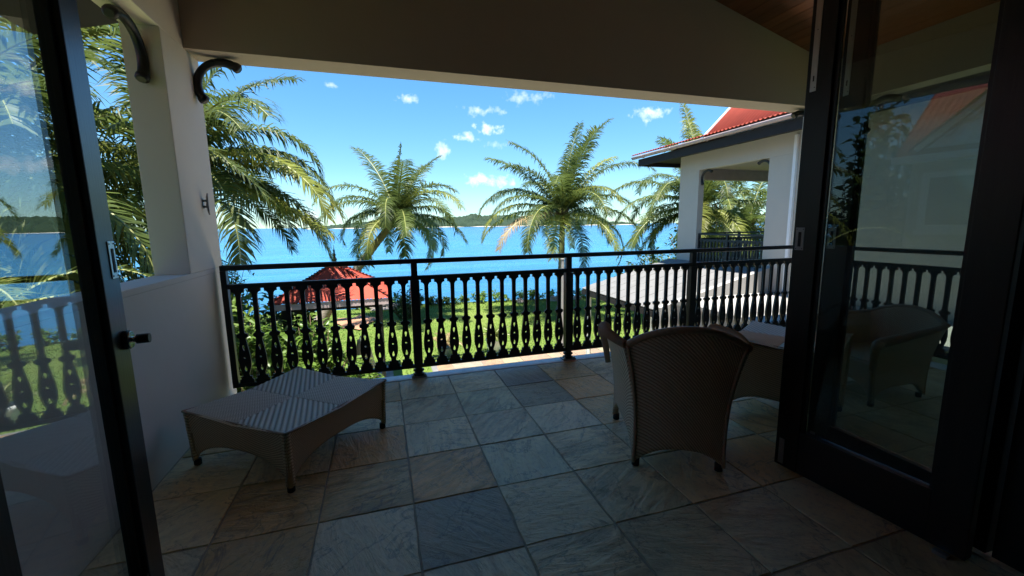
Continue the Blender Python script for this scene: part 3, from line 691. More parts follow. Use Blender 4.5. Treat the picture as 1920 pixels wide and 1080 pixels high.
# paving below the balcony
pav = empty('garden_paving'); tag(pav, kind='structure')
box('paving_bed', 1.20, 8.4, 9.6, 12.35, G-.03, G+.012, 'concrete_tile', pav)
pr = random.Random(3); yy = 9.7
while yy < 12.1:
    xx = 1.36; hgt = .62
    while xx < 8.3:
        w = pr.choice([.45, .6, .62, .9]); bm = bmesh.new(); x1_ = min(xx+w, 8.32); box_bm(bm, xx+.006, x1_-.006, yy+.006, yy+hgt-.006, G, G+.022+pr.uniform(0, .004), .004)
        o = link('paving_slab', bm_mesh(bm, 'paving_slab'), 'paving_stone', pav); c = pr.choice([(.27, .23, .13), (.26, .22, .15), (.29, .19, .12), (.24, .22, .17)]); o.color = (*c, 1); xx += w
    yy += .64
ep = bpy.data.meshes.new('bare_earth'); 
pts = [(-1.25+.8*cos(a)*(1+.3*sin(3*a)), 19.0+1.3*sin(a)*(1+.25*cos(5*a)), G+.06) for a in [2*pi*k/28 for k in range(28)]]
ep.from_pydata(pts, [], [tuple(range(28))]); tag(link('bare_earth', ep, 'earth'), kind='structure')
tr_ = box('bounce_slab', -6, 9, 3.72, 8.1, G-.04, G+.03, 'bounce_stone'); tag(tr_, kind='structure')  # unseen pale slab, added to bounce warm sunlight up under the balcony roof
# grass blades where they can be seen
gr_ = random.Random(21); V = []; Fc = []
for i in range(52000):
    y = 8.5+13.6*gr_.random()**.9; x = gr_.uniform(-3.5-.0*y, 1.5+.62*y)
    if 1.15 < x < 8.45 and 9.55 < y < 12.4: continue
    if y > lawn_edge(x): continue
    if -2.9 < x < .45 and 9.7 < y < 12.7: continue
    h = gr_.uniform(.025, .055); a = gr_.uniform(0, pi); w = .005+.0004*y; lx, ly = gr_.uniform(-.03, .03), gr_.uniform(-.03, .03)
    k = len(V); V += [(x-cos(a)*w, y-sin(a)*w, G+.0), (x+cos(a)*w, y+sin(a)*w, G+.0), (x+lx, y+ly, G+h)]; Fc.append((k, k+1, k+2))
me = bpy.data.meshes.new('grass'); me.from_pydata(V, [], Fc); tag(link('grass', me, 'grass_blade'), 'short bright green grass blades growing on the lawn', 'grass', kind='stuff')

# ------------------------------------------------------------------ palms
def frond_mesh(rng, L, elev, curl, az, mat_bias=0, n=58, leaf=.62, hang=.6, width=.042):
    """frond starting at origin heading azimuth az (from +X), elevation elev, bending down by curl"""
    V = []; F = []; MI = []
    N = 26; pts = [Vector((0, 0, 0))]; e = elev; tw = rng.uniform(-.25, .25); a = az
    for i in range(N):
        t = (i+1)/N; e -= curl*(.35+1.5*t)/N; a += tw/N
        pts.append(pts[-1]+Vector((cos(a)*cos(e), sin(a)*cos(e), sin(e)))*(L/N))
    def at(t): f = t*N; i = min(int(f), N-1); return pts[i].lerp(pts[i+1], f-i), (pts[i+1]-pts[i]).normalized()
    # rachis
    rr = [.030*(1-t/N)**.8+.004 for t in range(N+1)]
    k0 = 0
    for i, p in enumerate(pts):
        T = (pts[min(i+1, N)]-pts[max(i-1, 0)]).normalized(); S = T.cross(Vector((0, 0, 1)))
        S = S.normalized() if S.length > 1e-4 else Vector((cos(az+pi/2), sin(az+pi/2), 0)); U = S.cross(T)
        V += [p+S*rr[i], p+U*rr[i]*.8, p-S*rr[i]]
    for i in range(N):
        for j in range(2): q = i*3+j; F.append((q, q+1, q+4, q+3)); MI.append(1)
        q = i*3; F.append((q, q+3, q+5, q+2)); MI.append(1)
    for k in range(n):
        t = .10+.90*(k+.5)/n; p, T = at(min(.999, t)); S = T.cross(Vector((0, 0, 1)))
        S = S.normalized() if S.length > 1e-4 else Vector((cos(az+pi/2), sin(az+pi/2), 0)); U = S.cross(T).normalized()
        ll = leaf*(sin(pi*min(1, (t-.02)*.86)**.75)**.55)*(1-.25*t) if t < .97 else leaf*.4
        for sd in (-1, 1):
            fw = .30+.75*t+rng.uniform(-.14, .14); d = (S*sd*cos(fw*.75)+T*sin(fw*.75)+U*rng.uniform(.05, .38)).normalized()
            l1 = ll*rng.uniform(.82, 1.12); wv = T*width*.5*(1+.3*rng.random()); q = p; b = len(V); seg = 3; dd = d.copy(); w0 = [.7, 1., .75, 0]
            hg = hang*rng.uniform(.35, 1.7)
            if rng.random() < .035: continue
            for s in range(seg+1):
                if s < seg: V += [q-wv*w0[s], q+wv*w0[s]]
                else: V.append(q)
                if s < seg: q = q+dd*(l1/seg); dd = (dd+Vector((0, 0, -1))*hg*(.6+.5*s)).normalized()
            F += [(b, b+1, b+3, b+2), (b+2, b+3, b+5, b+4), (b+4, b+5, b+6)]; MI += [0, 0, 0]
    me = bpy.data.meshes.new('frond'); me.from_pydata([tuple(v) for v in V], [], F)
    me.polygons.foreach_set('material_index', MI); return me
def palm(base, crown, L, nf, seed, label, lean=(0, 0), dead=4, bend=1.25, yellow=.2, dry=0., leaf=.62, emin=-.7, emax=1.35, azs=None, trunk_r=.13, coco=True, group='coconut palms in the garden', n=76, extra=()):
    rng = random.Random(seed); root = empty('palm_tree', base); tag(root, label, 'palm tree', group)
    b = Vector(base); c = Vector(crown)-b; pts = []; N = 22
    for i in range(N+1):
        t = i/N; pts.append(Vector((c.x*t**bend, c.y*t, c.z*t))+Vector((lean[0]*sin(pi*t), lean[1]*sin(pi*t), 0)))
    fine = []; rads = []
    M_ = int(c.length/.11)
    for i in range(M_+1):
        t = i/M_*N; j = min(int(t), N-1); fine.append(pts[j].lerp(pts[j+1], t-j)); q = i/M_; rads.append((trunk_r*(1.35-.55*q) if q > .08 else trunk_r*(1.35+1.2*(.08-q)/.08*.5))*(1.06 if i % 2 else .97))
    tube('trunk', fine, rads, 'palm_trunk', root, 12)
    cr = c
    # leaf-base boot and fibre
    bm = bmesh.new()
    for k in range(26):
        a = k*2.4; z0 = -.35+.5*rng.random(); r0 = trunk_r*.9; tube_bm(bm, [cr+Vector((r0*cos(a), r0*sin(a), z0)), cr+Vector((r0*2.0*cos(a), r0*2.0*sin(a), z0+.28)), cr+Vector((r0*2.9*cos(a), r0*2.9*sin(a), z0+.34+.2*rng.random()))], [.055, .04, .018], 5)
    link('leaf_base', bm_mesh(bm, 'leaf_base'), 'husk', root)
    if coco:
        bm = bmesh.new()
        for k in range(11):
            a = rng.uniform(0, 2*pi); p = cr+Vector((cos(a)*rng.uniform(.16, .34), sin(a)*rng.uniform(.16, .34), rng.uniform(-.42, -.05)))
            bmesh.ops.create_icosphere(bm, subdivisions=2, radius=rng.uniform(.075, .105), matrix=Matrix.Translation(p) @ Matrix.Diagonal((1, 1, 1.25, 1)))
        me = bm_mesh(bm, 'coconuts'); link('coconut_cluster', me, 'coconut', root, smooth=True)
    ga = 2.39996; specs = []
    for k in range(nf):
        q = (k+.5)/nf; e = emax-(emax-emin)*q**.85+rng.uniform(-.1, .1)
        a = (azs[k % len(azs)] if azs else k*ga+rng.uniform(-.25, .25))
        specs.append((a, e, L*rng.uniform(.86, 1.1)*(1 if q < .85 else .88), (.55+.5*rng.random() if q < .15 else 1.15+.8*rng.random()), q))
    for a, e, Lx, cu in extra: specs.append((a, e, Lx, cu, .5))
    for k in range(dead): specs.append((rng.uniform(0, 6.28), rng.uniform(-1.35, -1.05), L*rng.uniform(.4, .6), .3, .99))
    for a, e, Lx, cu, q in specs:
        if e < -.2: cu *= .55
        me = frond_mesh(rng, Lx, e, cu, a, n=n, leaf=leaf*rng.uniform(.85, 1.1), hang=.35+.55*min(1, q*1.3)+rng.uniform(0, .25))
        u = rng.random(); mt = 'palm_leaf_dry' if (u < dry and q > .7) or q > .985 else ('palm_leaf_yellow' if rng.random() < yellow and q > .3 else 'palm_leaf')
        link('frond', me, [mt, 'rachis'], root, loc=cr)
    return root
palm((-2.75, 19.6, G), (.72, 19.0, 1.75), 3.7, 27, 4, 'coconut palm leaning right, its trunk rising behind the red gazebo roof', dead=0, bend=1.08, yellow=.3, emin=-.15, emax=1.3, dry=.05, trunk_r=.17, leaf=.85, n=88, extra=[(.3, 1.5, 3.0, .1)])
palm((7.95, 17.9, G), (8.05, 18.0, 1.75), 4.5, 30, 9, 'tall straight coconut palm standing alone in the middle of the sea view', yellow=.2, emin=-.12, emax=1.5, dry=.05, trunk_r=.14, leaf=.92, n=94, dead=0, extra=[(.5, 1.45, 4.3, .3), (.2, 1.0, 4.3, .6), (2.9, .95, 4.3, .7)])
palm((-4.3, 11.2, G), (-4.05, 10.9, 2.55), 3.75, 26, 14, 'large coconut palm behind the left pillar, fronds reaching across to the sea', yellow=.5, dead=1, emin=-.4, emax=1.4, leaf=.92, trunk_r=.17, n=90,
     extra=[(-.05, .3, 3.7, 1.3), (.2, .6, 3.8, 1.9), (-.2, -.25, 3.3, .7), (.35, .0, 3.5, 1.1), (.05, .95, 3.8, 2.3)])
palm((-5.6, 8.1, G), (-5.25, 7.9, 2.3), 3.9, 34, 31, 'coconut palm whose fronds fill the left side window', yellow=.3, emin=-.9, emax=1.45, leaf=.78, n=80)
palm((-8.3, 9.4, G), (-7.9, 9.2, 2.7), 4.2, 28, 33, 'coconut palm farthest to the left, seen through the left door glass', yellow=.2, emin=-.9, emax=1.4, leaf=.7)
palm((12.9, 14.6, G), (12.6, 14.4, 1.9), 4.0, 32, 41, 'coconut palm rising behind the porch of the red roofed neighbouring house', yellow=.3, dead=0, emin=-.4, emax=1.5, leaf=.8, n=88,
     extra=[(2.9, .5, 4.2, 1.5), (3.2, .1, 4.2, 1.1), (2.7, -.2, 4, .8), (3.5, .8, 4, 2.), (1.6, 1.45, 4.6, .3), (1.2, 1.35, 4.4, .5)])
palm((16.2, 15.4, G), (16.0, 15.2, 1.1), 3.6, 26, 43, 'shorter palm seen through the porch opening of the neighbouring house', yellow=.35, emin=-.8, emax=1.4, leaf=.65)

palm((-5.2, 6.6, G), (-4.95, 6.5, 1.7), 2.9, 30, 37, 'shorter coconut palm close outside the left door glass', yellow=.35, emin=-.8, emax=1.4, leaf=.72, n=76)
palm((-6.6, 7.6, G), (-6.3, 7.5, .9), 3.0, 26, 38, 'low coconut palm whose crown hides the water behind the left door glass', yellow=.45, emin=-.7, emax=1.3, leaf=.7, n=70)
# feathery clump palms on the left, below the window
def clump(loc, n, L, seed, label, cat='palm', yellow=.5, h=1.3):
    rng = random.Random(seed); root = empty('clump_palm', loc); tag(root, label, cat, 'clump palms by the left side window')
    for s in range(5):
        a = s*1.26+rng.random(); r = .25*rng.random()+.1; tp = Vector((cos(a)*r*2, sin(a)*r*2, h*rng.uniform(.7, 1.1))); tube('stem', [(cos(a)*r, sin(a)*r, 0), tuple(Vector((cos(a)*r*1.4, sin(a)*r*1.4, tp.z*.5))), tuple(tp)], [.05, .04, .035], 'palm_trunk', root, 8)
        for k in range(n//5):
            me = frond_mesh(rng, L*rng.uniform(.7, 1.1), rng.uniform(.1, 1.25), rng.uniform(1.3, 2.4), rng.uniform(0, 2*pi), n=40, leaf=.36, hang=.22, width=.026)
            link('frond', me, ['palm_leaf_yellow' if rng.random() < yellow else 'palm_leaf', 'rachis'], root, loc=tp)
clump((-3.5, 5.6, G), 35, 1.9, 51, 'yellow green clump palm close outside the left side window', h=2.6)
clump((-4.3, 5.3, G), 40, 2.0, 52, 'feathery clump palm seen through the left door glass', yellow=.25, h=2.9)
clump((-5.8, 6.6, G), 30, 2.0, 53, 'clump palm with brownish fronds at the far left edge', yellow=.3, h=3.2)

# shrubs: many leaf sized faces spread through the volume
def shrub(name, loc, rx, ry, h, nleaf, L, W, mat, seed, label, cat, group=None, up=.5, broad=True):
    rng = random.Random(seed); root = empty(name, loc); tag(root, label, cat, group)
    V = []; F = []; nst = max(5, int(nleaf/26)); tips = []
    bms = bmesh.new()
    for s in range(nst):
        a = rng.uniform(0, 2*pi); r = sqrt(rng.random()); tx, ty = rx*r*cos(a), ry*r*sin(a); hz = h*(1-.45*r*r)*rng.uniform(.75, 1.08)
        tips.append(Vector((tx, ty, hz))); b0 = Vector((tx*.35, ty*.35, 0)); md = Vector((tx*.75, ty*.75, hz*.5)); tube_bm(bms, [b0, md, tips[-1]], [.02, .014, .006], 4)
    link('stems', bm_mesh(bms, 'stems'), 'husk', root)
    for i in range(nleaf):
        tp = tips[i % nst]; t = rng.random()**.6; p = Vector((tp.x*(.4+.6*t), tp.y*(.4+.6*t), tp.z*t))+Vector((rng.gauss(0, .07*rx), rng.gauss(0, .07*ry), rng.gauss(0, .04*h)))
        a = rng.uniform(0, 2*pi); e = rng.uniform(-.35, 1.15)*up*2; d = Vector((cos(a)*cos(e), sin(a)*cos(e), sin(e))); s = d.cross(Vector((rng.gauss(0, .5), rng.gauss(0, .5), 1))).normalized(); l = L*rng.uniform(.6, 1.2); w = W*rng.uniform(.7, 1.2)
        n_ = s.cross(d); dr = Vector((0, 0, -1)); k = len(V)
        V += [p, p+d*l*.4+s*w/2+n_*w*.18, p+d*l*.4-s*w/2+n_*w*.18, p+d*l*.4, p+d*l*.78+dr*l*.12+s*w*.36, p+d*l*.78+dr*l*.12-s*w*.36, p+d*l*.78+dr*l*.12-n_*w*.05, p+d*l+dr*l*.28]
        F += [(k, k+1, k+3), (k, k+3, k+2), (k+1, k+4, k+6, k+3), (k+3, k+6, k+5, k+2), (k+4, k+7, k+6), (k+6, k+7, k+5)]
    me = bpy.data.meshes.new('foliage'); me.from_pydata([tuple(v) for v in V], [], F); link('foliage', me, mat, root)
    return root
GB = 'leafy shrubs under the balcony'
shrub('leafy_shrub', (-2.55, 8.5, G), 1.0, .9, 2.62, 2300, .34, .085, 'broad_leaf', 61, 'bright green long-leaved shrub nearest the left end of the railing', 'shrub', GB)
shrub('leafy_shrub', (-1.5, 8.9, G), .85, .7, 2.35, 1900, .33, .08, 'broad_leaf', 62, 'bright long-leaved shrub in front of the gazebo roof', 'shrub', GB)
shrub('leafy_shrub', (-.75, 9.1, G), .55, .5, 1.5, 900, .30, .07, 'broad_leaf', 63, 'lowest long-leaved shrub, beside the gazebo post', 'shrub', GB)
shrub('leafy_shrub', (-2.1, 7.3, G), .8, .6, 1.1, 800, .28, .065, 'broad_leaf', 64, 'long-leaved shrub seen just above the footstool', 'shrub', GB)
shrub('tall_shrub', (-3.0, 9.6, G), 1.2, 1.0, 3.1, 2000, .28, .09, 'broad_leaf', 65, 'tall green shrub beside the end of the left wall', 'shrub', 'tall shrubs left of the gazebo')
shrub('tall_shrub', (-2.3, 11.6, G), .9, .8, 2.55, 1400, .26, .09, 'dark_leaf', 66, 'tall shrub just left of the gazebo roof', 'shrub', 'tall shrubs left of the gazebo')
shrub('tall_shrub', (-5.2, 12.5, G), 2.0, 1.5, 4.3, 2600, .26, .10, 'dark_leaf', 67, 'big dark bush behind the left pillar', 'shrub', 'tall shrubs left of the gazebo')
shrub('tall_shrub', (-7.5, 9.5, G), 2.4, 1.8, 4.0, 3000, .26, .10, 'dark_leaf', 68, 'big dark bush outside the left side window', 'shrub', 'tall shrubs left of the gazebo')
shrub('tall_shrub', (-5.0, 6.8, G), 1.2, 1.2, 3.0, 1600, .24, .09, 'dark_leaf', 69, 'dark bush among the clump palms at the left', 'shrub', 'tall shrubs left of the gazebo')
shrub('sea_bush', (.95, 19.2, G), .8, .7, 1.5, 900, .2, .09, 'dark_leaf', 70, 'round bush on the lawn just right of the gazebo roof', 'shrub')
shrub('sea_bush', (19.5, 20.5, G), 3.6, 2.5, 5.6, 5200, .34, .13, 'dark_leaf', 71, 'large dark tree mass behind the neighbouring porch', 'tree')
shrub('sea_bush', (14.5, 19.8, G), 2.2, 1.6, 2.7, 1800, .28, .11, 'dark_leaf', 72, 'dark bush behind the railing of the neighbouring porch', 'shrub')
shrub('tall_shrub', (-7.6, 4.75, G), 1.1, .75, 6.6, 5000, .3, .13, 'dark_leaf', 75, 'tall dark tree at the end of the left house, mirrored in the right door glass', 'tree')
# low shore plants along the lawn edge
sr = random.Random(77); xx = -1.2; k = 0
adj = ['low sprawling beach plant', 'small leafy beach plant', 'low bushy shore plant', 'short seaside plant']
places = ['behind the leaning palm', 'right of the round bush', 'left end of the open lawn edge', 'lawn edge behind the first wide post', 'lawn edge a third of the way to the palm', 'lawn edge halfway to the tall palm', 'lawn edge nearing the tall palm', 'just left of the tall palm foot', 'at the foot of the tall palm', 'just right of the tall palm', 'left of the white garden post', 'behind the white garden post', 'right of the white garden post', 'left below the patio roof', 'under the patio roof corner', 'right below the patio roof', 'beside the patio roof post', 'farthest right on the lawn edge']
while xx < 15 and k < 18:
    y = lawn_edge(xx)-.25; s = sr.uniform(.55, .95)
    shrub('shore_plant', (xx, y, G), s, .45, sr.uniform(.35, .62), int(260*s), .2, .09, sr.choice(['broad_leaf', 'dark_leaf', 'broad_leaf']), 80+k, adj[k % 4]+' on the '+places[k] if places[k].startswith(('lawn', 'left end')) else adj[k % 4]+' '+places[k], 'plant', 'plants along the seaward edge of the lawn')
    xx += sr.uniform(.72, 1.05); k += 1
def boulder(loc, sx, sy_, sz, seed, label):
    bm = bmesh.new(); bmesh.ops.create_icosphere(bm, subdivisions=3, radius=1)
    for v in bm.verts:
        n_ = .75+.45*noise.noise(v.co*1.3+Vector((seed, 0, 0)))+.12*noise.noise(v.co*4+Vector((seed, 3, 0))); v.co = Vector((v.co.x*n_*sx, v.co.y*n_*sy_, max(-.2, v.co.z)*n_*sz))
    tag(link('boulder', bm_mesh(bm, 'boulder'), 'rock', loc=loc), label, 'boulder', 'boulders on the lawn edge')
boulder((-.15, 22.0, G), .95, .5, .50, 1, 'widest pale boulder on the lawn edge behind the gazebo')
boulder((8.9, 20.9, G), .42, .35, .42, 2, 'pale rounded boulder right of the tall palm foot')
boulder((7.0, 21.2, G), .3, .25, .25, 3, 'small boulder left of the tall palm foot')
boulder((10.2, 20.8, G), .35, .3, .28, 4, 'low boulder below the patio roof corner')

# gazebo
gz = empty('gazebo', (-1.13, 11.25, 0)); tag(gz, 'open garden gazebo with flared red corrugated pyramid roof and black finial', 'gazebo')
E0 = -.30; s1, s2 = 1.27, .70
s2 = .66; zl = [(s1, E0), (s2, E0+.34), (.05, E0+.72)]
for q in range(4):
    bm = bmesh.new(); n = 44
    def gp(u, v):
        # v 0 eave .. 1 apex; corrugation across
        if v < .4: t = v/.4; s = zl[0][0]+(zl[1][0]-zl[0][0])*t; z = zl[0][1]+(zl[1][1]-zl[0][1])*t
        else: t = (v-.4)/.6; s = zl[1][0]+(zl[2][0]-zl[1][0])*t; z = zl[1][1]+(zl[2][1]-zl[1][1])*t
        x = (2*u-1)*s; return (x, -s, z+.012*cos(x/.076*2*pi))
    grid_bm(bm, gp, 150, 10, smooth=True); link('roof_sheet', bm_mesh(bm, 'roof_sheet'), 'red_roof', gz, rz=q*pi/2)
    a = q*pi/2+pi/4; c_, s_ = cos(a-pi/2), sin(a-pi/2)
    hip = tube('hip_cap', [(z_*1.414*cos(a), z_*1.414*sin(a), h_+.02) for z_, h_ in zl], .022, 'red_roof', gz, 6)
    bm = bmesh.new()
    for k in range(15):
        t = (k+.5)/15; 
        if t < .45: u = t/.45; rr_ = zl[0][0]+(zl[1][0]-zl[0][0])*u; hh = zl[0][1]+(zl[1][1]-zl[0][1])*u
        else: u = (t-.45)/.55; rr_ = zl[1][0]+(zl[2][0]-zl[1][0])*u; hh = zl[1][1]+(zl[2][1]-zl[1][1])*u
        bmesh.ops.create_cube(bm, size=1, matrix=Matrix.Translation((rr_*1.414*cos(a), rr_*1.414*sin(a), hh+.035)) @ Matrix.Rotation(a, 4, 'Z') @ Matrix.Diagonal((.045, .09, .025, 1)))
    link('hip_fixings', bm_mesh(bm, 'hip_fixings'), 'dark_fascia', hip)
    box('fascia', -s1+.03, s1-.03, -s1+.06, -s1+.02, E0-.15, E0-.022, 'dark_fascia' if q else 'gutter_metal', gz, rz=q*pi/2)
    box('post', s1-.30, s1-.21, -s1+.21, -s1+.30, G+.05, E0-.1, 'black_paint', gz, rz=q*pi/2)
    box('beam', -s1+.25, s1-.31, -s1+.22, -s1+.29, E0-.24, E0-.12, 'dark_fascia', gz, rz=q*pi/2)
lathe('finial', [(.075, .40), (.08, .44), (.04, .48), (.04, .51), (.06, .54), (.035, .58), (.025, .62), (.04, .65), (.018, .70), (.022, .76), (.010, .79), (.004, .90)], 'black_paint', gz, 12)
gf = box('stone_floor', -1.25, 1.25, -1.25, 1.25, G-.02, G+.06, 'rock', gz)
# seats and cushions inside the gazebo
bn = empty('garden_bench', (-1.45, 10.9, G+.06), radians(8)); tag(bn, 'low cushioned bench standing under the gazebo roof', 'bench')
box('cushion', -.6, .6, -.28, .28, .36, .48, 'blue_fabric', bn, .02); box('base', -.62, .62, -.3, .3, .28, .355, 'tan_wood', bn)
for sx in (-1, 1):
    for sy_ in (-1, 1): box('leg', sx*.55-.03, sx*.55+.03, sy_*.24-.03, sy_*.24+.03, 0, .28, 'tan_wood', bn)
box('backrest', -.6, .6, .24, .30, .48, .85, 'tan_wood', bn)
hm = empty('hanging_chair', (-.55, 10.75, 0)); tag(hm, 'pale rope hanging chair beside the gazebo post', 'hanging chair')
tube('rope', [(0, 0, E0-.24), (0, 0, G+1.45)], .012, 'straw', hm, 6)
tube('ring', [(.09*cos(k*pi/8), 0, G+1.38+.09*sin(k*pi/8)) for k in range(17)], .016, 'white_paint', hm, 6)
bm = bmesh.new(); grid_bm(bm, lambda u, v: (.32*cos(pi*(u-.5)*2)*(1-.55*v)*.9, .32*sin(pi*(u-.5)*2)*(1-.55*v)*.8, G+.42+.85*v-.1*cos(pi*(u-.5)*2)), 24, 8); o = link('seat_basket', bm_mesh(bm, 'seat_basket'), 'straw', hm); o.modifiers.new('thick', 'SOLIDIFY').thickness = .02

# potted plants
def potted(loc, label, potmat, h, seed, r=.2, leafm='palm_leaf'):
    rng = random.Random(seed); root = empty('potted_plant', loc); tag(root, label, 'potted plant', 'potted palms below the railing')
    lathe('pot', [(r*.62, 0), (r*.9, h*.4), (r, h*.8), (r*1.08, h), (r*.92, h), (r*.88, h*.92), (.02, h*.9)], potmat, root, 18)
    for k in range(11):
        link('frond', frond_mesh(rng, rng.uniform(.5, .85), rng.uniform(.5, 1.4), rng.uniform(1.0, 1.9), k*2.4, n=22, leaf=.2, hang=.15, width=.03), [leafm, 'rachis'], root, loc=(0, 0, h*.9))
potted((1.72, 12.75, G), 'small palm in a dark green pot on the lawn by the first wide railing post', 'green_pot', .42, 5, .24, 'palm_leaf_dry')
potted((3.35, 12.9, G), 'small palm in a pale stone pot between the two wide railing posts', 'kerb_paint', .45, 6, .26)
# white garden post
gp_ = empty('garden_post', (5.62, 12.55, G)); tag(gp_, 'slim white post standing on the lawn behind the second wide railing post', 'post')
box('shaft', -.042, .042, -.042, .042, 0, 2.98, 'render_grey', gp_, .008); box('cap', -.055, .055, -.055, .055, 2.981, 3.02, 'render_grey', gp_, .008); box('plinth', -.11, .11, -.11, .11, 0, .12, 'kerb_paint', gp_, .01).location = (0, 0, -.001)

# ================================================================== NEIGHBOURING HOUSE (right)
NX0 = 7.7
nb = empty('neighbouring_house', (0, 0, 0)); tag(nb, 'white neighbouring house with red corrugated roof and an open porch', 'house')
box('porch_pillar', NX0, NX0+.17, 8.90, 9.60, -.12, 2.62, 'plaster_white', nb, .006)
box('wall', NX0, NX0+.17, -3.0, 6.90, -.12, 2.62, 'plaster_white', nb, .006)
box('wall_head', NX0, NX0+.17, -3.0, 9.60, 2.62, 3.03, 'plaster_white', nb)
box('lower_wall', NX0+.02, NX0+.19, -3.0, 9.60, G-.2, -.125, 'plaster_white', nb)
box('floor_slab', NX0+.172, 13.5, -3, 9.58, -.16, 0, 'kerb_paint', nb)
box('front_beam', NX0+.172, 13.3, 9.42, 9.58, 2.45, 3.02, 'soffit_pink', nb)
box('porch_pillar', 13.3, 13.47, 8.9, 9.60, -.12, 3.02, 'plaster_white', nb)
box('far_wall', 13.3, 13.46, -3, 6.9, 0, 3.02, 'plaster_white', nb)
box('far_header', 13.3, 13.46, 6.9, 8.9, 2.5, 3.02, 'plaster_white', nb)
box('inner_wall', NX0+.172, 13.3, 6.1, 6.25, 0, 3.02, 'plaster_white', nb)
box('porch_ceiling', NX0+.172, 13.3, 6.25, 9.42, 2.72, 2.80, 'soffit_pink', nb)
box('downpipe', NX0-.06, NX0-.005, 6.27, 6.33, G, 2.95, 'white_paint', nb)
bracket(nb, (NX0+.085, 8.9, 2.60), (0, -1, 0), (0, 0, -1), .3); bracket(nb, (NX0+.085, 6.9, 2.60), (0, 1, 0), (0, 0, -1), .3)
gt = box('fascia', 7.15, 7.20, -3, 10.72, 2.93, 3.12, 'dark_fascia', nb)
box('fascia', 7.20, 14.2, 10.66, 10.72, 2.93, 3.12, 'dark_fascia', nb)
box('soffit', 7.20, 14.2, -3, 10.66, 3.035, 3.06, 'dark_fascia', nb)
gut = bmesh.new(); grid_bm(gut, lambda u, v: (7.085+.062*cos(pi+pi*v), -3+13.9*u, 3.20-.07*sin(pi*v)), 30, 10); o = link('gutter', bm_mesh(gut, 'gutter'), 'gutter_metal', nb); o.modifiers.new('thick', 'SOLIDIFY').thickness = .006
for y in (10.4, 9.2, 8.0, 6.8, 5.6): tube('gutter_strap', [(7.085+.068*cos(pi+pi*v/8), y, 3.20-.076*sin(pi*v/8)) for v in range(9)], .010, 'gutter_metal', nb, 6)
def corr(name, x0, z0, x1, z1, y0, y1, parent, pitch=.105, amp=.014, nx=2):
    n = int((y1-y0)/pitch*8); bm = bmesh.new()
    grid_bm(bm, lambda u, v: (x0+(x1-x0)*v, y0+(y1-y0)*u, z0+(z1-z0)*v+amp*cos((y0+(y1-y0)*u)/pitch*2*pi)), n, nx); o = link(name, bm_mesh(bm, name), 'red_roof', parent); o.modifiers.new('thick', 'SOLIDIFY').thickness = .004; return o
corr('lower_roof_sheet', 7.03, 3.245, 7.9, 3.47, -3, 10.9, nb)
corr('upper_roof_sheet', 7.9, 3.475, 10.6, 6.05, -3, 9.03, nb)
corr('upper_roof_sheet', 10.6, 6.05, 13.3, 3.475, -3, 9.03, nb, nx=1)
prism('gable_end', [(7.95, 3.46), (13.25, 3.46), (10.6, 5.98)], 'Y', 8.85, 8.97, 'white_paint', nb)
slab('verge_board', 7.9, 3.42, 10.6, 6.0, 8.975, 9.02, .09, 'white_paint', nb)
bm = bmesh.new(); grid_bm(bm, lambda u, v: (7.9+5.4*u, 10.9-2.05*v, 3.245+.225*v+.014*cos((7.9+5.4*u)/.105*2*pi)), 400, 2); o = link('lower_roof_sheet', bm_mesh(bm, 'lrs'), 'red_roof', nb)
# porch furniture behind the far railing
pr_ = empty('balcony_railing', (NX0+.085, 8.90, 0), -pi/2); tag(pr_, 'black railing across the side opening of the neighbouring porch', 'railing', 'railings of the neighbouring porch')
railing(pr_, 0.01, 1.99, [.95], feet=False)
pf = empty('balcony_railing', (NX0+.2, 9.50, 0), 0); tag(pf, 'black railing on the seaward side of the neighbouring porch', 'railing', 'railings of the neighbouring porch')
railing(pf, 0.01, 5.35, [1.8, 3.6], feet=False)
db = empty('daybed', (10.3, 7.6, 0)); tag(db, 'tan slatted daybed on the neighbouring porch seen through its railing', 'daybed')
for k in range(10): box('slat', -.5, -.46, -1.1+.22*k, -.93+.22*k, .25, .80, 'tan_wood', db)
box('frame', -.46, .5, -1.12, 1.12, .25, .36, 'tan_wood', db); box('mattress', -.44, .48, -1.08, 1.08, .361, .5, 'white_paint', db, .03)
for sx in (-.42, .45):
    for sy_ in (-1.05, 1.05): box('leg', sx-.03, sx+.03, sy_-.03, sy_+.03, 0.001, .25, 'tan_wood', db)
# patio roof below the porch: white boards in courses
pt = empty('patio_roof', (0, 0, 0)); tag(pt, 'white tiled lean-to patio roof below the neighbouring porch', 'roof')
ex, ez, rx_, rz_ = 5.0, -.36, 7.68, .30
L = sqrt((rx_-ex)**2+(rz_-ez)**2); ang = atan2(rz_-ez, rx_-ex); nr = 6; Y0_, Y1_ = 6.75, 9.88; ncol = 7; tw_ = (Y1_-Y0_)/ncol; th_ = L/nr
bm = bmesh.new(); box_bm(bm, -.012, th_-.004, .008, tw_-.008, 0, .022, .003); tme = bm_mesh(bm, 'roof_tile')
for i in range(nr):
    for j in range(ncol):
        o = link('roof_tile', tme, 'concrete_tile', pt, loc=(ex+(i*th_)*cos(ang), Y0_+j*tw_, ez+(i*th_)*sin(ang)+.004)); o.rotation_euler = (0, -ang-.045, 0)
slab('deck', ex+.03, ez-.11, rx_, rz_-.13, Y0_+.01, Y1_-.01, .10, 'dark_fascia', pt)
box('eave_board', ex-.02, ex+.025, Y0_, Y1_, ez-.14, ez-.02, 'dark_fascia', pt)
for y in (6.95, 9.7): box('post', ex+.05, ex+.15, y-.05, y+.05, G, ez-.14, 'kerb_paint', pt, .006)
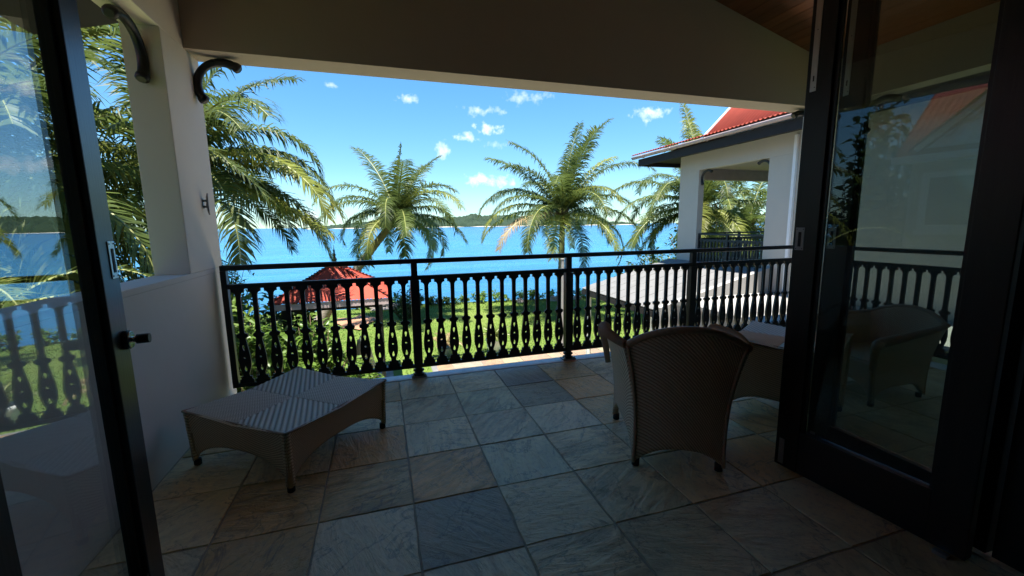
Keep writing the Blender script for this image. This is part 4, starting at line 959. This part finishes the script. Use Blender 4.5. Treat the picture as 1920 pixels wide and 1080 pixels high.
lb = empty('garden_room', (0, 0, 0)); prism('gable_wall', [(4.98, G-.1), (7.68, G-.1), (7.68, .40), (4.98, -.27)], 'Y', 6.605, 6.745, 'render_grey', lb); tag(lb, 'plain white flat topped outbuilding wall right of the patio roof', 'outbuilding')
box('wall', 5.25, 7.68, 2.9, 6.60, G-.1, -.20, 'render_grey', lb, .01); box('coping', 5.20, 7.69, 2.85, 6.598, -.199, -.12, 'render_grey', lb, .006)

# ================================================================== HOUSE ON THE LEFT, mirrored in the right door
lh = empty('left_house', (0, 0, 0)); tag(lh, 'red roofed white house with fretwork gable, mirrored in the right door glass', 'house')
HX = -6.5
box('wall', HX-5, HX, -4.0, 3.85, G, 2.38, 'plaster_white', lh)
corr('roof_sheet', HX+.30, 2.50, HX-2.6, 4.95, -4.3, 4.05, lh)
corr('roof_sheet', HX-5.4, 2.50, HX-2.6, 4.95, -4.3, 4.05, lh)
box('gutter', HX+.24, HX+.38, -4.3, 4.05, 2.38, 2.50, 'white_paint', lh)
box('soffit', HX+.001, HX+.24, -4.3, 3.99, 2.385, 2.42, 'white_paint', lh)
wf = empty('window', (0, 0, 0), 0, lh)
for (y0, y1, z0, z1) in ((3.56, 3.66, 1.13, 2.19), (2.40, 2.50, 1.13, 2.19), (2.50, 3.56, 2.09, 2.19), (2.50, 3.56, 1.13, 1.22), (2.36, 3.70, 1.04, 1.129)): box('window_frame', HX+.003, HX+.07, y0, y1, z0, z1, 'white_paint', wf)
box('pane', HX+.004, HX+.02, 2.50, 3.56, 1.22, 2.09, 'window_dark', wf)
dg = empty('gable', (HX+.22, 2.55, 2.62), 0, lh)
prism('gable_face', [(-1.05, 0), (1.05, 0), (0, .95)], 'X', -.05, 0, 'white_paint', dg)
for sg in (-1, 1):
    tube('barge_board', [(0.03, sg*1.2, -.02), (0.03, sg*.6, .52), (0.03, 0, 1.07)], .05, 'white_paint', dg, 6)
    tube('fretwork', [(.03, sg*(.95-.9*k/14), .08+.70*k/14+.06*sin(k*1.5)) for k in range(15)], .020, 'gutter_metal', dg, 6)
bm = bmesh.new()
for sg in (-1, 1): grid_bm(bm, lambda u, v, sg=sg: (.12-2.0*u, sg*1.3*(1-v), 1.17*v-.02), 8, 4)
link('gable_roof', bm_mesh(bm, 'gable_roof'), 'red_roof', dg)
